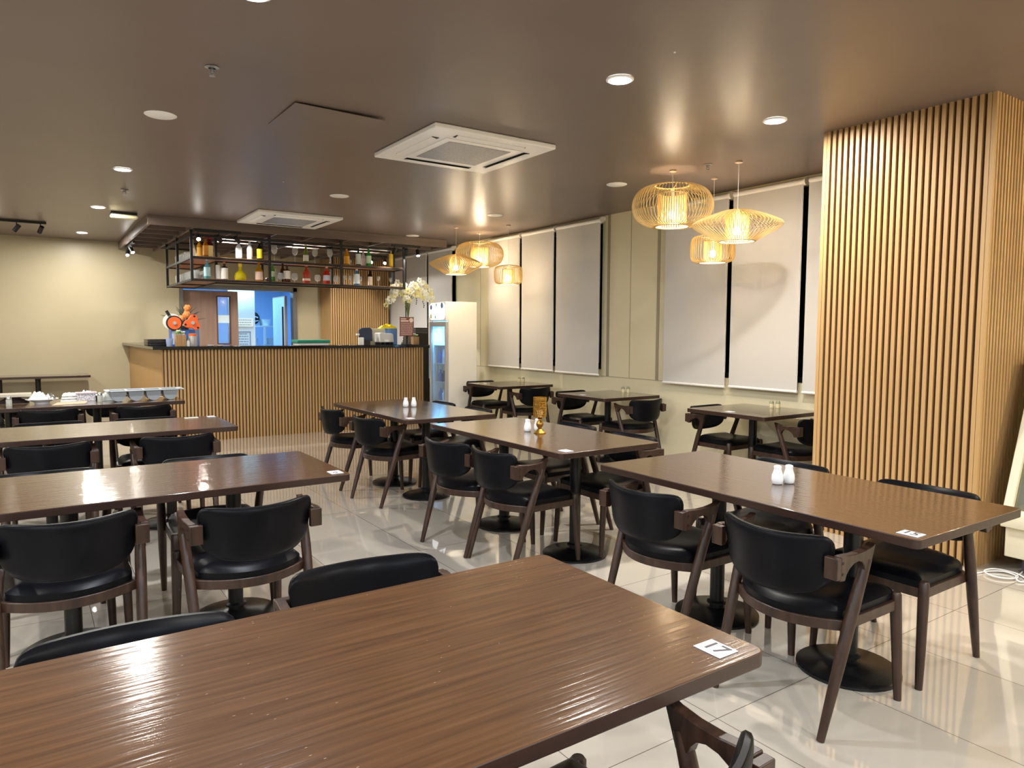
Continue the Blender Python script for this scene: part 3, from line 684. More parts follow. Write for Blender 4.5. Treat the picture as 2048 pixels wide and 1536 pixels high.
def yd(r, c, y0, y1, n=28): return MB().cyl((c[0], y0, c[1]), (c[0], y1, c[1]), r, n=n)
obj('back_disc', yd(.11, (-.125, .315), .01, .04), mat('white housing', '#e8e8e4', .35), j)
w_ = obj('wheel', yd(.098, (-.105, .30), -.03, .005), M['blackm'], j)
obj('wheel_cover', yd(.082, (-.105, .30), -.04, -.03), org, w_)
obj('hub', yd(.022, (-.105, .30), -.052, -.04), M['steel'], w_)
lobe = []
for k in range(60):
    q = 2*PI*k/60; r = .092+.021*math.cos(3*(q-R(75))); lobe.append((.175-.06+.0+r*math.cos(q)*1.0, .305+r*math.sin(q)))
w2 = obj('lobed_cover', MB().prism(lobe, -.04, -.005, 'y'), org, j, bevel=.004)
obj('hub', yd(.024, (.115, .305), -.055, -.04), M['steel'], w2)
m_ = MB()
for a in (75, 195, 315): m_ = MB().cyl((.115+.09*math.cos(R(a)), -.042, .305+.09*math.sin(R(a))), (.115+.09*math.cos(R(a)), -.0405, .305+.09*math.sin(R(a))), .014, n=14) if a == 75 else m_.cyl((.115+.09*math.cos(R(a)), -.042, .305+.09*math.sin(R(a))), (.115+.09*math.cos(R(a)), -.0405, .305+.09*math.sin(R(a))), .014, n=14)
obj('hole', m_, M['blackm'], w2)
obj('arm', MB().box(-.05, .07, -.03, .0, .265, .29), M['steel'], j)
obj('handle', MB().obox((-.18, -.02, .43), .035, .03, .07, Matrix.Rotation(R(-28), 3, 'Y')), M['blackm'], j)
obj('base_foot', MB().box(-.15, .13, -.02, 0, .0, .02), blue, j)
# flowers behind juicer
fl = thing('flower_arrangement', 'orange artificial flowers with grass leaves in a dark vase behind the juicer', 'flowers', (1.80, 10.62, ZC-.07))
lathe_obj('vase', [(.05, .0702), (.06, .1), (.045, .2), (.055, .34)], M['blackm'], fl)
rnd = random.Random(4)
for cx, cz, r in ((.03, .58, .05), (.02, .49, .055), (-.045, .44, .045), (.06, .42, .035)):
    m_ = MB()
    for ring, (nn, rr, up) in enumerate(((6, r, .1), (5, r*.7, .5), (3, r*.35, .9))):
        for k in range(nn):
            q = 2*PI*k/nn+ring*.5
            m_.ball((cx+rr*.55*math.cos(q), -.06-up*r*.5, cz+rr*.55*math.sin(q)), r*.45, 8, (1, .35, 1))
    obj('blossom', m_, mat('orange petals', '#f29a57', .6), fl)
m_ = MB()
for k in range(22):
    a = R(rnd.uniform(20, 160)); l = rnd.uniform(.2, .34); dy = rnd.uniform(-.1, .1)
    m_.tube([(0, 0, .32), (math.cos(a)*l*.5, dy*.6, .32+math.sin(a)*l*.75), (math.cos(a)*l*1.05, dy, .32+math.sin(a)*l)], [.006, .008, .001], 5)
obj('leaves', m_, mat('dark leaves', '#3f4a34', .6), fl)
def planter(x, y, lab, s=1):
    t = thing('wooden_planter', lab, 'planter', (x, y, ZC))
    obj('box', MB().box(-.06*s, .06*s, -.06*s, .06*s, 0, .15*s), grain('pale planter wood', '#b08a5c', '#8e6c48', (30, 30, 1), nscale=2), t, bevel=.002)
    m_ = MB(); r = random.Random(11)
    for k in range(14): m_.ball((r.uniform(-.05, .05)*s, r.uniform(-.05, .05)*s, .165*s+r.uniform(0, .025)), .018*s, 6, (1, 1, .6))
    obj('leaves', m_, mat('green succulent', '#6f8a4a', .6), t)
    m_ = MB()
    for k in range(7): m_.ball((r.uniform(-.045, .045)*s, r.uniform(-.06, .03)*s, .185*s+r.uniform(0, .02)), .016*s, 6, (1, 1, .5))
    obj('white_flowers', m_, mat('white petals', '#eef0dc', .6), t)
planter(1.64, 10.0, 'pale wooden planter with white flowers in front of the juicer')
planter(4.99, 10.0, 'small wooden planter with white flowers at the right end of the bar', .8)
t = thing('straw_holder', 'glass jar of straws with orange lid beside the planter on the bar', 'straw holder', (1.79, 10.02, ZC))
lathe_obj('jar', [(.045, 0), (.048, .01), (.048, .13), (.045, .135)], mat('ribbed glass jar', '#d9d4c8', .2, trans=.5), t)
lathe_obj('lid', [(.048, .136), (.048, .158), (.03, .165)], org, t)
t = thing('salt_shaker', 'small white shaker between the planter and the straw jar on the bar', 'shaker', (1.725, 9.98, ZC))
lathe_obj('body', [(.024, 0), (.026, .05), (.016, .075)], M['porc'], t); lathe_obj('cap', [(.016, .075), (.018, .09), (.008, .098)], M['steel'], t)
tag(obj('plastic_cup', MB().lathe([(.035, 0), (.045, .10), (.043, .10), (.033, .004)], 18, (1.52, 10.06, ZC), cap=False), mat('bluish plastic', '#b9cbe8', .2, trans=.5)), 'clear bluish plastic cup between the trays and the juicer', 'cup')
for i, x in enumerate((2.0, 2.12)):
    tag(obj('saucer', MB().lathe([(.03, 0), (.045, .012), (.04, .014), (.0, .006)], 18, (x, 9.98, ZC), cap=False), M['porc']), 'small white saucer %s on the bar counter' % ('just right of the juicer' if i == 0 else 'second to the right of the juicer'), 'saucer', 'small saucers')
t = thing('serving_tray', 'green plastic tray standing on the bar counter below the kitchen opening', 'tray', (3.42, 10.22, ZC))
obj('tray', MB().box(-.24, .24, -.15, .15, .03, .075), mat('green plastic', '#1b8a72', .3), t, bevel=.006)
obj('white_liner', MB().box(-.22, .22, -.13, .13, 0, .0295), M['white'], t)
tag(obj('card_stand', MB().box(4.06, 4.14, 9.98, 10.0, ZC, ZC+.11), M['white'], bevel=.002), 'small white card stand left of the payment screen on the bar', 'card stand')
t = thing('cash_monitor', 'dark blue back of a payment screen on the bar counter', 'monitor', (4.28, 10.25, ZC), R(-8))
obj('screen', MB().prism([(-.1, .06), (-.105, .22), (-.06, .255), (.06, .262), (.10, .23), (.105, .05)], -.02, .03, 'y'), mat('dark blue plastic', '#26344c', .35), t, bevel=.008)
obj('stand', MB().box(-.06, .06, -.05, .08, 0, .07), M['blackm'], t); obj('side_reader', MB().box(-.145, -.1, -.03, .02, .14, .165), M['white'], t)
t = thing('receipt_printer', 'white boxy receipt printer with dark feet on the bar counter', 'printer', (4.56, 10.18, ZC), R(4))
obj('housing', MB().prism([(-.12, .035), (-.12, .17), (-.1, .18), (.08, .172), (.11, .15), (.12, .035)], -.08, .1, 'y'), mat('light grey housing', '#cfccc4', .4), t, bevel=.005)
obj('paper', MB().box(-.04, .03, -.086, -.081, .04, .075), M['white'], t)
for x in (-.1, -.03, .06, .1): obj('foot', MB().box(x-.012, x+.012, -.07, .09, 0, .035), M['blackm'], t)
t = thing('grey_box', 'long pale carton behind the receipt printer on the bar', 'box', (4.54, 10.42, ZC)); obj('carton', MB().box(-.22, .16, -.05, .05, 0, .245), mat('pale card', '#cfc7b0', .6), t, bevel=.003)
t = thing('blue_crate', 'blue plastic bin with yellow packets on top on the bar counter', 'bin', (4.72, 10.27, ZC))
obj('bin', MB().box(-.09, .07, -.06, .06, 0, .245), mat('light blue plastic', '#6f9ee0', .3, trans=.15), t, bevel=.005)
obj('yellow_packets', soft(MB(), (-.07, 0, .246), .14, .06, .06, 18, 77, 2.2), mat('yellow wrappers', '#ead52a', .4), t)
# menu sign
t = thing('menu_sign', 'brown menu sign with white writing on a black stand on the bar', 'menu sign', (4.84, 9.98, ZC))
obj('board', MB().box(-.115, .115, -.004, .004, .13, .42), mat('maroon print', '#7a453f', .5), t, bevel=.001)
obj('border', MB().box(-.12, -.114, -.006, .006, .125, .425).box(.114, .12, -.006, .006, .125, .425).box(-.12, .12, -.006, .006, .42, .425).box(-.12, .12, -.006, .006, .125, .131), clear, t)
m_ = MB(); r = random.Random(5)
m_.box(-.1, -.01, -.006, -.004, .385, .40).box(-.1, .03, -.006, -.004, .352, .372)
for i in range(13):
    z = .335-i*.0155; x = -.1
    while x < .085: l = r.uniform(.01, .035); m_.box(x, min(x+l, .1), -.0055, -.004, z-.0022, z+.0022); x += l+.006
obj('writing', m_, mat('cream print', '#e6d8d0', .6), t)
obj('cup_picture', MB().cyl((.075, -.0062, .375), (.075, -.004, .375), .034, n=20), mat('cream print', '#e6d8d0', .6), t)
obj('stand', MB().box(-.012, .012, -.012, .012, .0, .14).box(-.06, .06, -.05, .05, 0, .008), M['blackm'], t)
# orchid in a tall clear vase
t = thing('orchid_vase', 'tall flared vase with a white artificial orchid on the bar counter', 'flowers', (4.99, 10.24, ZC))
lathe_obj('vase', [(.115, 0), (.11, .01), (.075, .13), (.045, .26), (.035, .38), (.04, .42), (.038, .42), (.033, .38)], mat('smoky clear vase', '#cfc9bb', .05, trans=.85), t, 24, cap=False)
lathe_obj('pebbles', [(.095, .012), (.06, .13), (.03, .22), (.02, .36)], grain('brown pebbles', '#5d4c38', '#a08a68', (1, 1, 1), nscale=60), t)
rnd = random.Random(12); stems = []
for a, l, h in ((200, .36, .96), (170, .32, .86), (-10, .40, 1.0), (20, .34, .9), (250, .16, .86), (-60, .2, .94), (90, .15, .9), (185, .42, .82), (-20, .42, .84)):
    q = R(a); p = [(0, 0, .38), (0.1*math.cos(q)*l, .1*math.sin(q)*l, .7), (math.cos(q)*l*.5, math.sin(q)*l*.3, h-.02), (math.cos(q)*l*.85, math.sin(q)*l*.5, h-.12), (math.cos(q)*l, math.sin(q)*l*.6, h-.32)]
    stems.append(p)
m_ = MB()
for p in stems: m_.tube(p, [.005, .005, .004, .003, .002], 5)
obj('stems', m_, mat('green stem', '#6a7440', .5), t)
buds = MB()
def bez(p, f):
    k = f*(len(p)-1); i = min(int(k), len(p)-2); a = Vector(p[i]); b = Vector(p[i+1]); return a+(b-a)*(k-i)
wp = mat('white orchid petals', '#f1f2e6', .6); cp = mat('cream orchid petals', '#e9e2a8', .6)
for p in stems:
    for k in range(9):
        c = bez(p, .45+.4*k/8) + Vector((rnd.uniform(-.05, .05), rnd.uniform(-.06, .04), rnd.uniform(-.03, .05))); r = rnd.uniform(.028, .042)
        a0 = rnd.uniform(0, 6); tilt = rnd.uniform(-.5, .5); m_ = MB()
        for s_ in range(5):
            q = a0+2*PI*s_/5; m_.ball((c.x+r*.8*math.cos(q), c.y-.01+tilt*.02*math.sin(q), c.z+r*.8*math.sin(q)), r*.62, 7, (1, .28, 1))
        obj('blossom', m_, wp if k % 4 else cp, t)
    for k in range(4):
        c = bez(p, .88+.035*k); buds.ball((c.x+rnd.uniform(-.012, .012), c.y, c.z), .011, 6)
obj('buds', buds, mat('olive buds', '#55603c', .6), t)
t = thing('side_cabinet', 'black side cabinet behind the right end of the bar counter', 'cabinet', (5.38, 10.55, 0))
obj('body', MB().box(-.2, .25, -.2, .25, 0, 1.22), M['blackm'], t, bevel=.004)
obj('door', MB().box(-.19, .24, -.215, -.201, .05, 1.2), M['blackm'], t, bevel=.002)
t = thing('coffee_machine', 'black machine with a grey band behind the right end of the bar', 'coffee machine', (5.33, 10.5, 1.2205))
obj('housing', MB().box(-.13, .1, -.1, .12, 0, .2), M['blackm'], t, bevel=.006); obj('grey_band', MB().box(-.13, .1, -.105, .12, .201, .26), mat('charcoal plastic', '#3c3a3c', .4), t, bevel=.004)
obj('top_cover', MB().box(-.125, .095, -.1, .12, .261, .285), M['blackm'], t, bevel=.008)
# ---------------------------------------------------------------- bottles and glasses on the rack
def px2x(px):   # direction of an image column on the floor plan (used to read positions off the photograph)
    return None
def bottle(x, y, lev, h, r, shape, glass, label_c, cap_c, lab, lz=(.15, .55), capname='cap'):
    t = thing('bottle', lab, 'bottle', (x, y, ZS[lev]), 0, 'bottles on the hanging rack')
    if shape == 'long': pr = [(r*.9, 0), (r, .006), (r, h*.6), (r*.85, h*.68), (r*.4, h*.78), (r*.34, h*.92)]
    elif shape == 'square': pr = [(r*.95, 0), (r, .006), (r, h*.66), (r*.8, h*.72), (r*.36, h*.76), (r*.34, h*.9)]
    elif shape == 'wine': pr = [(r*.95, 0), (r, .006), (r, h*.5), (r*.8, h*.6), (r*.42, h*.72), (r*.36, h*.92)]
    elif shape == 'round': pr = [(r*.8, 0), (r, h*.06), (r*1.05, h*.25), (r*.9, h*.42), (r*.4, h*.55), (r*.32, h*.6), (r*.3, h*.8)]
    else: pr = [(r*.95, 0), (r, .006), (r*.92, h*.35), (r, h*.55), (r*.5, h*.72), (r*.34, h*.8), (r*.33, h*.92)]
    n = 4 if shape == 'box' else 16
    gm = mat('bottle '+glass, glass, .12, trans=.35, spec=.6) if glass not in ('#101012', '#1a1210') else mat('bottle '+glass, glass, .15)
    o = lathe_obj('glass_body', pr, gm, t, n, sharp=60)
    nr = pr[-1][0]; z0 = pr[-1][1]
    lathe_obj(capname, [(nr*1.15, z0+.0005), (nr*1.15, h*.99), (nr*.9, h)], mat('cap '+cap_c, cap_c, .35), t, 12)
    if label_c: lathe_obj('paper_label', [(r*1.012 if shape != 'flare' else r*1.03, h*lz[0]), (r*1.012 if shape != 'flare' else r*1.03, h*lz[1])], mat('label '+label_c, label_c, .6), t, n, cap=False)
    return t
def wine_glass(x, y, lev, lab, s=1, kind='wine'):
    nm = {'wine': 'wine_glass', 'snifter': 'brandy_glass', 'cordial': 'cordial_glass', 'tumbler': 'tumbler'}[kind]
    t = thing(nm, lab, 'glass', (x, y, ZS[lev]), 0, 'empty glasses on the hanging rack')
    P = {'wine': ([(.03, 0), (.03, .002), (.004, .008), (.004, .085)], [(.004, .085), (.022, .098), (.036, .125), (.038, .15), (.032, .2), (.030, .2), (.0365, .15), (.034, .126), (.02, .1), (.0, .093)]),
         'snifter': ([(.028, 0), (.028, .002), (.005, .008), (.005, .03)], [(.005, .03), (.03, .04), (.042, .07), (.038, .1), (.03, .118), (.0285, .118), (.036, .1), (.040, .07), (.028, .042), (.0, .036)]),
         'cordial': ([(.025, 0), (.025, .002), (.004, .008), (.004, .07)], [(.004, .07), (.016, .08), (.026, .105), (.027, .14), (.0255, .14), (.0245, .106), (.014, .082), (.0, .076)]),
         'tumbler': (None, [(.03, 0), (.036, .11), (.034, .11), (.028, .005), (.0, .005)])}[kind]
    sc = lambda p: [(a*s, b*s) for a, b in p]
    g = mat('thin glass', '#f4f8f8', .03, trans=.8, spec=.8, ior=1.2)
    if P[0]: lathe_obj('stem', sc(P[0]), g, t, 16, cap=False)
    lathe_obj('bowl', sc(P[1]), g, t, 18, cap=False, sharp=70)
    return t
BY = 10.24
def rx(ratio, y): return ratio*y
RAT = {360: 0.16617, 400: 0.19009, 430: 0.2085, 460: 0.22732, 500: 0.25308, 540: 0.27964, 580: 0.30703, 620: 0.3353, 660: 0.36447, 700: 0.39461, 740: 0.42576, 780: 0.45796, 810: 0.48284}
def bx(px, y=BY):
    k = sorted(RAT)
    for a, b in zip(k, k[1:]):
        if a <= px <= b: return (RAT[a]+(RAT[b]-RAT[a])*(px-a)/(b-a))*y
W = [bottle, wine_glass]
ht = .25
bottle(bx(419.6), BY, 1, .27, .047, 'square', '#5a2430', '#f0e0a0', '#c02030', 'cream labelled bottle with a red cap, left on the top shelf of the rack', (.04, .58))
bottle(bx(478), BY, 1, .25, .042, 'long', '#dfe9ee', '#e8eef2', '#c9d4da', 'clear bottle with a white label on the top shelf, left of the pink labelled bottle', (.1, .6))
bottle(bx(500), BY, 1, .255, .038, 'long', '#dfe9ee', '#e9cfc6', '#b9c6cc', 'clear bottle with a pale pink label on the top shelf of the rack', (.16, .6))
bottle(bx(519.5), BY, 1, .26, .037, 'long', '#101012', '#eadf30', '#e0c838', 'black bottle with a yellow label on the top shelf of the rack', (.1, .6))
wine_glass(bx(549), BY, 1, 'wine glass on the top shelf just right of the second post', 1.12)
wine_glass(bx(590), BY, 1, 'wine glass on the top shelf just left of the green wine bottle', 1.12)
bottle(bx(612), BY, 1, .27, .038, 'wine', '#7f8f30', '#e6e6d8', '#f0f0f0', 'green wine bottle with a white label among the wine glasses', (.1, .42))
wine_glass(bx(630), BY, 1, 'wine glass on the top shelf just right of the green wine bottle', 1.12)
wine_glass(bx(660), BY, 1, 'wine glass on the top shelf left of the third post', 1.12)
bottle(bx(693.5), BY, 1, .245, .04, 'long', '#e89a1c', '#f0b23a', '#d8901c', 'amber yellow bottle on the top shelf right of the third post', (.1, .55))
wine_glass(bx(699)+.03, BY+.08, 1, 'clear glass behind the amber bottle on the top shelf', .9, 'tumbler')
bottle(bx(716.6), BY, 1, .26, .04, 'long', '#26402c', '#d5e2dc', '#15181a', 'dark green bottle with a pale label on the top shelf', (.1, .7))
bottle(bx(729.5), BY+.06, 1, .25, .034, 'long', '#e6d8dc', '#e0c8d0', '#a02050', 'clear bottle with a magenta cap behind the green bottle', (.1, .5))
bottle(bx(737.5), BY, 1, .27, .04, 'long', '#3fae46', '#cfeccb', '#3a9a3c', 'bright green bottle on the top shelf', (.18, .6))
bottle(bx(780), BY-.04, 1, .25, .032, 'long', '#e8bd28', '#f0cc40', '#d8b840', 'slim yellow bottle at the right end of the top shelf', (.1, .85))
bottle(bx(414), BY, 0, .265, .042, 'long', '#7cc6d8', '#bfe6ee', '#dfeaf4', 'pale blue gin bottle, leftmost on the bottom shelf of the rack', (.15, .6))
bottle(bx(435.5), BY, 0, .2, .03, 'square', '#1a1210', '#eeeeea', '#1a1210', 'slim bottle with a white label behind the copper capped bottle', (.05, .98))
bottle(bx(447.5), BY-.03, 0, .24, .046, 'square', '#1a1210', '#f2f0ea', '#b46a3c', 'square white labelled bottle with a copper cap on the bottom shelf', (.04, .66))
bottle(bx(480), BY, 0, .235, .075, 'round', '#e3dc1e', None, '#f0d850', 'squat bright yellow bottle on the bottom shelf of the rack')
bottle(bx(517.5), BY, 0, .265, .05, 'flare', '#c79018', '#f2d9cc', '#c08a3c', 'golden tequila bottle with a peach label left of the second post', (.08, .5))
tag(obj('bar_strainer', MB().ball((bx(535), BY, ZS[0]+.03), .04, 10, (1, 1, .7)), mat('dark brown leather', '#2c1d1a', .4)), 'small dark round object beside the second post on the bottom shelf', 'bar tool')
bottle(bx(545.5), BY+.02, 0, .25, .033, 'long', '#5aa050', '#d8ecc8', '#5a9a50', 'green bottle half behind the second post on the bottom shelf', (.3, .6))
bottle(bx(553), BY+.06, 0, .2, .03, 'long', '#e4e6dc', '#eceae0', '#c8b440', 'small clear bottle with a yellow cap on the bottom shelf', (.1, .55))
wine_glass(bx(559.5), BY-.04, 0, 'round brandy glass left of the brown whisky bottle', 1.1, 'snifter')
bottle(bx(568.5), BY+.08, 0, .27, .036, 'long', '#4a2a18', '#5a3020', '#15100c', 'brown bottle standing behind the white labelled whisky bottle', (.2, .4))
bottle(bx(573.5), BY, 0, .25, .048, 'square', '#5a2f1a', '#f2eee6', '#3a2418', 'brown whisky bottle with a white label on the bottom shelf', (.2, .66))
wine_glass(bx(588.5), BY, 0, 'round brandy glass right of the brown whisky bottle', 1.15, 'snifter')
bottle(bx(612.5), BY, 0, .265, .052, 'flare', '#c5432a', '#f0e0d4', '#d8c8c0', 'orange red bottle with a small white label on the bottom shelf', (.14, .26))
wine_glass(bx(634.5), BY, 0, 'brandy glass between the two red bottles', 1.1, 'snifter')
bottle(bx(653), BY, 0, .26, .047, 'square', '#c8321e', '#d0d0e4', '#dcd6d2', 'red bottle with a pale blue label on the bottom shelf', (.2, .5))
wine_glass(bx(672), BY, 0, 'brandy glass just left of the third post', 1.1, 'snifter')
wine_glass(bx(689.5), BY, 0, 'small stemmed glass just right of the third post', 1, 'cordial')
wine_glass(bx(700.5), BY, 0, 'small stemmed glass left of the bright blue bottle', 1, 'cordial')
bottle(bx(711.5), BY-.03, 0, .24, .044, 'long', '#2f9fe0', '#dff0fa', '#e6eef4', 'bright blue bottle on the bottom shelf of the rack', (.1, .7))
wine_glass(bx(722.5), BY+.03, 0, 'small stemmed glass right of the bright blue bottle', 1, 'cordial')
bottle(bx(740), BY, 0, .25, .036, 'long', '#1a1210', '#ebe8dc', '#2a2220', 'dark bottle with a long white label on the bottom shelf', (.05, .56))
wine_glass(bx(756.5), BY, 0, 'small stemmed glass right of the dark bottle on the bottom shelf', 1.1, 'cordial')
wine_glass(bx(781), BY, 0, 'small stemmed glass at the right end of the bottom shelf', 1, 'cordial')
# left wing of the rack
bottle(1.93, 10.62, 1, .27, .036, 'long', '#dfe4d2', '#e6e8da', '#c8c8b8', 'clear bottle on the left wing of the top shelf', (.1, .55))
bottle(1.98, 10.42, 1, .26, .036, 'long', '#d8961e', '#e8b040', '#c8861c', 'yellow bottle on the left wing of the top shelf', (.1, .55))
bottle(2.02, 10.22, 1, .255, .036, 'long', '#c87820', '#e09a40', '#8a4a20', 'orange brown bottle right of the corner post', (.1, .6))
bottle(2.10, 10.34, 1, .27, .045, 'flare', '#7a3a22', None, '#4a2418', 'tall brown bottle right of the corner post')
ORD = 'first second third fourth fifth sixth seventh eighth ninth tenth eleventh twelfth thirteenth'.split()
for lev, y0, n in ((1, 10.92, 8), (0, 10.36, 13)):
    for i in range(n):
        for j_, x in enumerate((1.92, 2.05)):
            y = y0+i*.115
            if y > 11.9: continue
            wine_glass(x, y, lev, 'clear tumbler, %s from the front in the %s row, %s shelf of the left wing' % (ORD[i], ('outer', 'inner')[j_], ('bottom', 'top')[lev]), 1.15, 'tumbler')

# ---------------------------------------------------------------- drinks fridge
t = thing('drinks_fridge', 'tall white upright fridge with a glass door and lit header', 'fridge', (4.97, 8.98, 0))
FW, FD, FH = .52, .50, 1.875
obj('cabinet', MB().box(.05, FW, 0, .02, .05, FH).box(.05, FW, FD-.02, FD, .05, FH).box(FW-.02, FW, .02, FD-.02, .05, FH).box(.05, FW-.02, .02, FD-.02, FH-.02, FH).box(.05, FW-.02, .02, FD-.02, .05, .1), M['whitem'], t, bevel=.003)
hd = obj('header', MB().box(.0, .05, 0, FD, 1.60, FH), M['white'], t, bevel=.006)
obj('lit_sign', MB().prism(rrect(.02, FD-.02, 1.62, FH-.015, .07), -.012, 0, 'x'), mat('lit header sign', '#ffffff', .4, emit=(.93, .97, 1), es=.42), hd)
sg = MB(); 
for (y, z, r, q) in ((.09, 1.82, .035, 0), (.42, 1.80, .03, 0)): sg.prism([(y+r*math.cos(a_*PI/6), z+r*1.2*math.sin(a_*PI/6)) for a_ in range(12)], -.014, -.012, 'x')
obj('blue_leaf_print', sg, mat('blue print', '#7f96c8', .5), hd)
obj('teal_leaf_print', MB().prism([(.24, 1.85), (.28, 1.85), (.26, 1.80)], -.014, -.012, 'x').prism([(.27, 1.63), (.31, 1.65), (.29, 1.69)], -.014, -.012, 'x'), mat('teal print', '#2fa890', .5), hd)
obj('yellow_leaf_print', MB().prism([(.40, 1.64), (.45, 1.64), (.44, 1.70), (.41, 1.70)], -.014, -.012, 'x'), mat('yellow print', '#e6dc70', .5), hd)
dr = obj('door_frame', MB().box(.0, .045, 0, .035, .06, 1.585).box(.0, .045, FD-.035, FD, .06, 1.585).box(0, .045, .035, FD-.035, 1.52, 1.585).box(0, .045, .035, FD-.035, .06, .14), mat('grey door frame', '#b8b4ae', .35), t, bevel=.003)
obj('door_glass', MB().box(.018, .024, .035, FD-.035, .14, 1.52), mat('fridge glass', '#e8f4fb', .02, trans=.92), dr)
obj('handle', MB().cyl((-.02, FD-.03, .75), (-.02, FD-.03, 1.2), .008), M['steel'], dr)
for z in (.42, .70, .97, 1.24): obj('wire_shelf', MB().box(.07, FW-.03, .025, FD-.025, z, z+.006), M['white'], t)
for a_ in (.06, FW-.06):
    for b_ in (.05, FD-.05): obj('foot', MB().cyl((a_, b_, 0), (a_, b_, .05), .02), M['blackm'], t)
obj('inner_led', MB().box(.06, .075, .024, .034, .3, 1.5), mat('fridge led', '#ffffff', .4, emit=(.25, .6, 1), es=6), t)
lamp('AREA', 'fridge_glow', (.27, .25, 1.84-.0), 0.0, (.3, .62, 1), t, .2, (0, 0, -1))
fg = lamp('AREA', 'fridge_light', (.09, .25, 1.50), 2.6, (.22, .55, 1), t, .2, (.25, 0, -1))
r = random.Random(3)
DN = (('clear drinks bottle', '#bcd8ea'), ('pink drinks bottle', '#e0489a'), ('blue drinks bottle', '#4a7ad0'), ('dark drinks bottle', '#3a3f55'))
sh_n = ('bottom', 'second', 'third', 'fourth', 'top')
for si, z in enumerate((.107, .427, .707, .977, 1.247)):
    for i in range(4):
        for q in range(2):
            kx = 1 if (si == 3 and i < 2) else r.choice((0, 0, 2, 3)); h = min(r.uniform(.15, .21), .25)
            if si == 4 and i > 1: continue
            tag(obj('drinks_bottle', MB().lathe([(.028, 0), (.03, .01), (.03, h*.6), (.013, h*.8), (.013, h)], 12, (5.09+q*.09, 9.05+i*.1, z)), mat(*DN[kx], .2), sharp=50), '%s, %s from the near side in the %s row, %s fridge shelf' % (DN[kx][0], ORD[i], ('front', 'back')[q], sh_n[si]), 'bottle', 'drinks bottles inside the fridge')

# ---------------------------------------------------------------- display freezer at the right edge
t = thing('display_freezer', 'white display freezer with a slanted glass front at the right edge', 'freezer', (4.86, .6, 0))
m_ = MB().prism([(.02, .10), (1.0, .10), (1.0, .29), (.02, .29)], 0, 1.22, 'y').prism([(-.03, .29), (-.045, .33), (-.03, .395), (1.0, .395), (1.0, .29)], -.01, 1.23, 'y')
obj('base_body', m_, M['ivory'] if 0 else mat('cream white plastic', '#dcd3b8', .35), t, bevel=.006)
obj('slanted_frame', MB().prism([(-.01, .395), (.06, .395), (.40, 1.30), (.33, 1.30)], 1.18, 1.23, 'y').prism([(-.01, .395), (.06, .395), (.40, 1.30), (.33, 1.30)], 0, .05, 'y').box(.33, 1.0, 0, 1.23, 1.30, 1.34), mat('cream white plastic', '#dcd3b8', .35), t, bevel=.004)
obj('slanted_glass', MB().prism([(.02, .397), (.03, .397), (.37, 1.30), (.36, 1.30)], .05, 1.18, 'y').prism([(.062, .397), (1.0, .397), (1.0, 1.30), (.402, 1.30)], 1.2, 1.206, 'y'), mat('display glass', '#cfd0b8', .05, trans=.85), t)
obj('rear_wall', MB().box(.98, 1.0, 0, 1.23, .397, 1.30), mat('cream white plastic', '#dcd3b8', .35), t)
obj('inner_tub', MB().box(.2, .95, .1, 1.1, .397, .55), mat('olive frosted tub', '#6f6746', .5), t)
obj('plinth', MB().box(.10, .95, .05, 1.15, .0, .10), mat('dark grey plinth', '#4a4848', .4), t)
pts = [(4.66, 1.90, .006), (4.72, 1.885, .006), (4.80, 1.86, .008), (4.86, 1.80, .010), (4.83, 1.72, .008), (4.74, 1.73, .012), (4.70, 1.80, .014), (4.75, 1.87, .016), (4.84, 1.85, .018), (4.88, 1.76, .012), (4.84, 1.69, .008), (4.78, 1.66, .006), (4.74, 1.685, .010), (4.80, 1.72, .016), (4.9, 1.735, .008), (5.05, 1.76, .006), (5.3, 1.8, .006)]
sm = []
for i in range(len(pts)-1):
    p0, p1, p2, p3 = [Vector(pts[max(0, min(len(pts)-1, i+d_))]) for d_ in (-1, 0, 1, 2)]
    for k in range(6):
        u = k/6; sm.append(.5*((2*p1)+(p2-p0)*u+(2*p0-5*p1+4*p2-p3)*u*u+(3*p1-p0-3*p2+p3)*u**3))
tag(obj('power_cable', MB().tube(sm, .0042, 6), M['white']), 'white power cable coiled on the floor beside the slatted pillar', 'cable')

# ---------------------------------------------------------------- ceiling fittings
def cassette(x, y, label):
    t = thing('ceiling_air_conditioner', label, 'air conditioner', (x, y, HC), 0, 'square ceiling air conditioners')
    a = .52
    m_ = MB().prism([(p[0], p[1]) for p in rrect(-a, a, -a, a, .01)], -.038, -.001)
    pn = obj('panel', m_, M['white'], t, bevel=.008)
    for k in range(4):
        q = k*PI/2; mx = Matrix.Rotation(q, 3, 'Z')
        f = obj('air_slot', MB().obox(mx @ Vector((0, .40, -.0395)), .60, .055, .003, mx), M['blackm'], t)
        obj('louver', MB().obox(mx @ Vector((0, .407, -.046)), .58, .045, .004, mx @ Matrix.Rotation(R(14), 3, 'X')), M['white'], f)
    obj('centre_frame', MB().box(-.33, .33, -.33, .33, -.044, -.0385), M['white'], t, bevel=.002)
    g = MB().box(-.27, .27, -.27, .27, -.0465, -.0445)
    gr = obj('grille', g, grain('perforated grille', '#9a9a9c', '#7c7c80', (1, 1, 1), nscale=160, lo=.45, hi=.55, detail=1), t)
    return t
cassette(2.88, 4.92, 'large square white air conditioner in the middle of the ceiling')
cassette(2.83, 9.22, 'square white air conditioner right in front of the bar canopy')
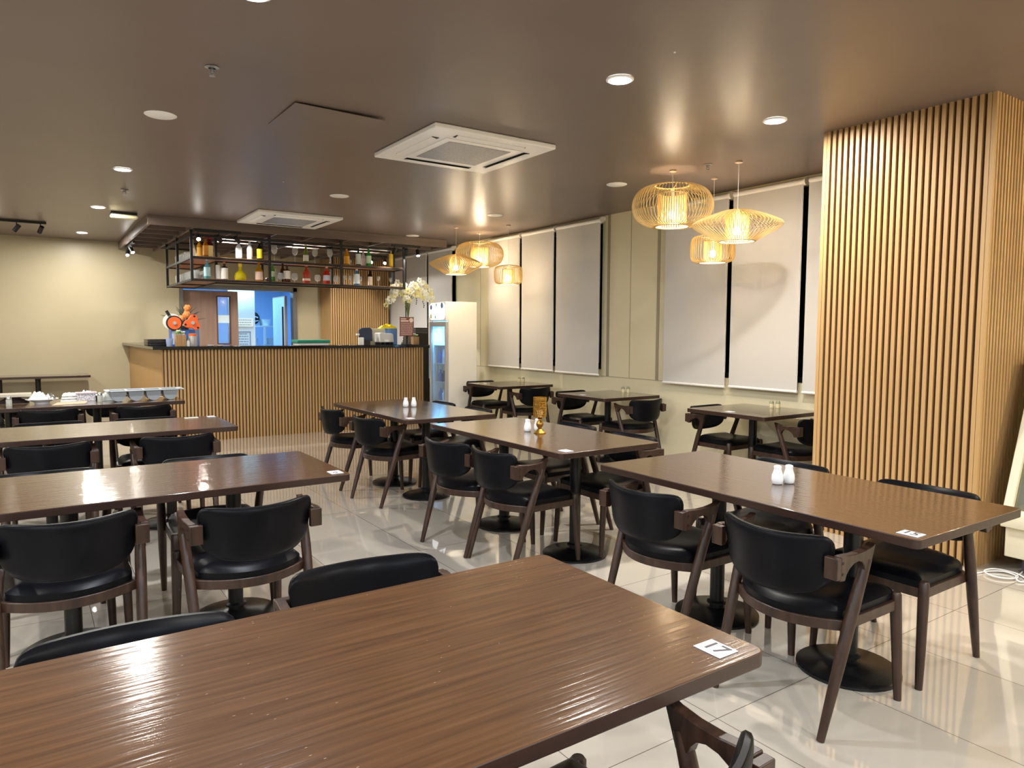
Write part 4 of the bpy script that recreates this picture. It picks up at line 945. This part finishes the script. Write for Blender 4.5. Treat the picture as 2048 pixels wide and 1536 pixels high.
def downlight(x, y, label, grp='round ceiling downlights', pw=DOWN, col=(1, .955, .89)):
    t = thing('ceiling_light', label, 'ceiling light', (x, y, HC), 0, grp)
    obj('trim_ring', MB().lathe([(.078, -.001), (.078, -.006), (.064, -.010), (.060, -.006), (.060, -.001)], 32, cap=False), M['white'], t)
    obj('diffuser', MB().lathe([(.060, -.002), (.060, -.005), (.001, -.006)], 32), M['led'], t)
    lamp('AREA', 'downlight_beam', (0, 0, -.008), pw, col, t, .11, (0, 0, -1))
for x, y, lab in ((2.83, 3.08, 'lit round downlight upper right of the large air conditioner'), (4.22, 3.06, 'lit round downlight nearest the slatted pillar'),
    (.765, 7.28, 'lit round downlight, nearest of the left row of three'), (.75, 9.67, 'lit round downlight, middle of the left row of three'),
    (.735, 12.33, 'lit round downlight nearest the cream back wall')):
    downlight(x, y, lab)
downlight(.85, 3.20, 'cool white round downlight at the top edge of the photo', pw=DOWN*1.1, col=(.84, .9, 1))
for x, w_, f_ in ((2.6, 'left', 1), (3.65, 'middle', .9), (4.7, 'right', .4)): downlight(x, 11.15, 'round downlight above the %s part of the bar canopy' % w_, pw=DOWN*f_)
for x, y in [[-1.3, 0.6], [1.1, -1.2], [3.0, -0.6], [4.6, -1.4], [-1.4, 3.2], [-1.4, 7.3], [-1.4, 11.0], [-3.8, 1.5], [-3.8, 5.5], [-3.8, 9.5]]: downlight(x, y, 'lit round downlight outside the photo', 'downlights outside the photo')
for x, y in ((-2.6, -.9), (-1.2, -2.4), (1.6, -2.6), (-3.4, 3.0)): downlight(x, y, 'cool white round fill light added out of view', 'added cool fill lights out of view', 44, (.72, .85, 1))  # unseen cool fill, added to lift the shadows and cool the near floor
def speaker(x, y, label):
    t = thing('ceiling_speaker', label, 'ceiling speaker', (x, y, HC), 0, 'flat white ceiling discs')
    obj('grille', MB().lathe([(.095, -.001), (.095, -.005), (.088, -.009), (.001, -.010)], 36), M['white'], t, sharp=50)
    obj('rim', MB().lathe([(.096, -.001), (.10, -.001), (.10, -.004), (.096, -.006)], 36, cap=False), M['white'], t)
for x, y, lab in ((.793, 5.32, 'white disc at the left of the ceiling hatch'), (4.785, 5.23, 'white disc left of the big drum pendant lamp'), (2.80, 7.37, 'white disc between the two air conditioners'),
                  (4.815, 7.45, 'white disc above the far pendant lamps'), (4.85, 9.78, 'white disc at the right end of the bar canopy')):
    speaker(x, y, lab)
def sprinkler(x, y, label):
    t = thing('fire_sprinkler', label, 'sprinkler', (x, y, HC), 0, 'ceiling sprinklers')
    obj('escutcheon', MB().lathe([(.018, -.001), (.036, -.001), (.038, -.005), (.020, -.010)], 24, cap=False), M['steel'], t)
    obj('head', MB().cyl((0, 0, -.001), (0, 0, -.03), .008, n=10).tube([(-.014, 0, -.02), (-.012, 0, -.04), (0, 0, -.048)], .003, 6).tube([(.014, 0, -.02), (.012, 0, -.04), (0, 0, -.048)], .003, 6), M['steel'], t)
    obj('deflector', MB().lathe([(.016, -.048), (.016, -.051), (.001, -.051)], 16), M['steel'], t)
sprinkler(.888, 4.205, 'sprinkler head nearest the camera at the upper left'); sprinkler(.886, 8.34, 'sprinkler head between the two near left downlights'); sprinkler(4.854, 4.17, 'sprinkler head beside the big drum pendant lamp')
for x, y in ((2.79, 2.63), (1.72, 5.08), (2.1, 7.0)):
    tag(obj('ceiling_screw', MB().cyl((x, y, HC-.004), (x, y, HC-.0005), .006, n=8), M['white']), 'small white dot fixed in the brown ceiling', 'fixing', 'small ceiling dots')
t = thing('emergency_light', 'cream rounded box on a dark base under the ceiling', 'emergency light', (1.04, 9.94, HC), 0)
obj('base', MB().box(-.14, .14, -.05, .05, -.03, -.001), M['blackm'], t); obj('cover', MB().box(-.15, .15, -.055, .055, -.075, -.0305), mat('cream cover', '#e2d9ae', .4), t, bevel=.02)
t = thing('ceiling_access_panel', 'brown access hatch hanging slightly open in the ceiling', 'access panel', (1.74, 4.82, HC))
mx = Matrix.Rotation(R(.9), 3, 'X') @ Matrix.Rotation(R(.9), 3, 'Y')
obj('hatch_leaf', MB().obox((0, 0, -.011), .60, .60, .003, mx), M['ceil'], t)

# ---------------------------------------------------------------- pendants
def pendant(kind, x, y, z0, z1, Rm, label, pw):
    t = thing('pendant_lamp', label, 'pendant lamp', (x, y, z0), 0, 'woven bamboo pendant lamps'); h = z1-z0
    if kind == 'drum': prof = [(.42, .0), (.62, .03), (.86, .16), (.97, .34), (1, .52), (.95, .72), (.82, .88), (.6, .97), (.42, 1.0)]; rb = .42; n = 66; ri = .36
    elif kind == 'disc': prof = [(.40, 0), (.62, .18), (.86, .36), (.97, .47), (1, .54), (.97, .6), (.80, .72), (.5, .88), (.3, .97), (.14, 1.0)]; rb = .40; n = 64; ri = .26
    else: prof = [(.62, 0), (.86, .05), (.97, .18), (1, .5), (.97, .82), (.86, .95), (.62, 1.0)]; rb = .62; n = 44; ri = .42
    m_ = MB()
    # smooth the profile
    pr = []
    for i in range(len(prof)-1):
        p0, p1, p2, p3 = [Vector((*prof[max(0, min(len(prof)-1, i+d_))], 0)) for d_ in (-1, 0, 1, 2)]
        for k in range(3):
            u = k/3; v = .5*((2*p1)+(p2-p0)*u+(2*p0-5*p1+4*p2-p3)*u*u+(3*p1-p0-3*p2+p3)*u**3); pr.append((v.x*Rm, v.y*h))
    pr.append((prof[-1][0]*Rm, h))
    for j in range(n):
        q = 2*PI*j/n; ca, sa = math.cos(q), math.sin(q)
        pts = [Vector((r_*ca, r_*sa, z_)) for r_, z_ in pr]
        wv = Vector((-sa, ca, 0)); vs = []
        for i, p in enumerate(pts):
            tt = (pts[min(i+1, len(pts)-1)]-pts[max(i-1, 0)]).normalized(); nn = wv.cross(tt)
            a_ = .0016; b_ = .0034
            vs += [p+wv*a_+nn*b_, p-wv*a_+nn*b_, p-wv*a_-nn*b_, p+wv*a_-nn*b_]
        m_.add(vs, [(i*4+k, i*4+(k+1) % 4, (i+1)*4+(k+1) % 4, (i+1)*4+k) for i in range(len(pts)-1) for k in range(4)])
    for r_, z_ in (pr[0], pr[-1]): m_.lathe([(r_-.006, z_-.003), (r_+.006, z_-.003), (r_+.006, z_+.004), (r_-.006, z_+.004), (r_-.006, z_-.003)], 48, cap=False)
    obj('slat_shade', m_, M['bamboo'], t)
    ri *= Rm; m_ = MB(); ni = 36; zi = h*(.78 if kind != 'disc' else .92)
    for j in range(ni):
        q = 2*PI*j/ni; mx = Matrix.Rotation(q, 3, 'Z'); m_.obox(mx @ Vector((ri, 0, zi*.5+h*.02)), .003, ri*2*PI/ni*.55, zi*.96, mx)
    m_.lathe([(ri-.002, zi), (ri+.003, zi), (ri+.003, zi+.01), (ri-.002, zi+.01)], 36, cap=False)
    obj('inner_shade', m_, M['bamboo'], t)
    obj('base_ring', MB().lathe([(rb*Rm-.03, .001), (rb*Rm, .001), (rb*Rm+.004, .006), (rb*Rm-.03, .006), (rb*Rm-.03, .001)], 48, cap=False), M['diff'], t)
    obj('socket', MB().cyl((0, 0, .15*h+.085), (0, 0, h*.9), .015, n=12), M['white'], t)
    obj('bulb', MB().ball((0, 0, .15*h+.045), .034, 14), M['bulb'], t)
    obj('cord', MB().cyl((0, 0, h*.9), (0, 0, HC-z0-.02), .0022, n=6), M['white'], t)
    obj('ceiling_rose', MB().lathe([(.03, HC-z0-.001), (.03, HC-z0-.014), (.012, HC-z0-.022)], 20), mat('pale rose', '#b8a48c', .4), t)
    m_ = MB()
    for k in range(3):
        q = 2*PI*k/3; m_.cyl((0, 0, h*.9), (pr[-1][0]*math.cos(q), pr[-1][0]*math.sin(q), h), .0025, n=5)
    obj('spokes', m_, M['bamboo'], t)
    lamp('POINT', 'bulb_glow', (0, 0, .15*h+.045), pw, (1, .84, .6), t, .038)
PW = 24
pendant('drum', 4.772, 4.49, 2.385, 2.745, .35, 'big round drum pendant of bamboo ribs, nearer cluster', PW*.85)
pendant('disc', 4.972, 3.942, 2.215, 2.475, .367, 'wide flying-saucer bamboo pendant, nearer cluster', PW*.85)
pendant('cage', 5.313, 4.483, 2.10, 2.345, .2, 'small cylindrical bamboo pendant, nearer cluster', PW*.7)
pendant('disc', 4.936, 8.62, 2.235, 2.50, .362, 'wide flying-saucer bamboo pendant, far cluster', PW*1.5)
pendant('drum', 5.50, 8.92, 2.39, 2.745, .35, 'big round drum pendant of bamboo ribs, far cluster', PW*1.7)
pendant('cage', 5.417, 8.044, 2.09, 2.335, .19, 'small cylindrical bamboo pendant, far cluster', PW*1.2)
pendant('disc', 5.10, .55, 2.235, 2.50, .362, 'wide flying-saucer bamboo pendant outside the photo above the freezer', PW*7)
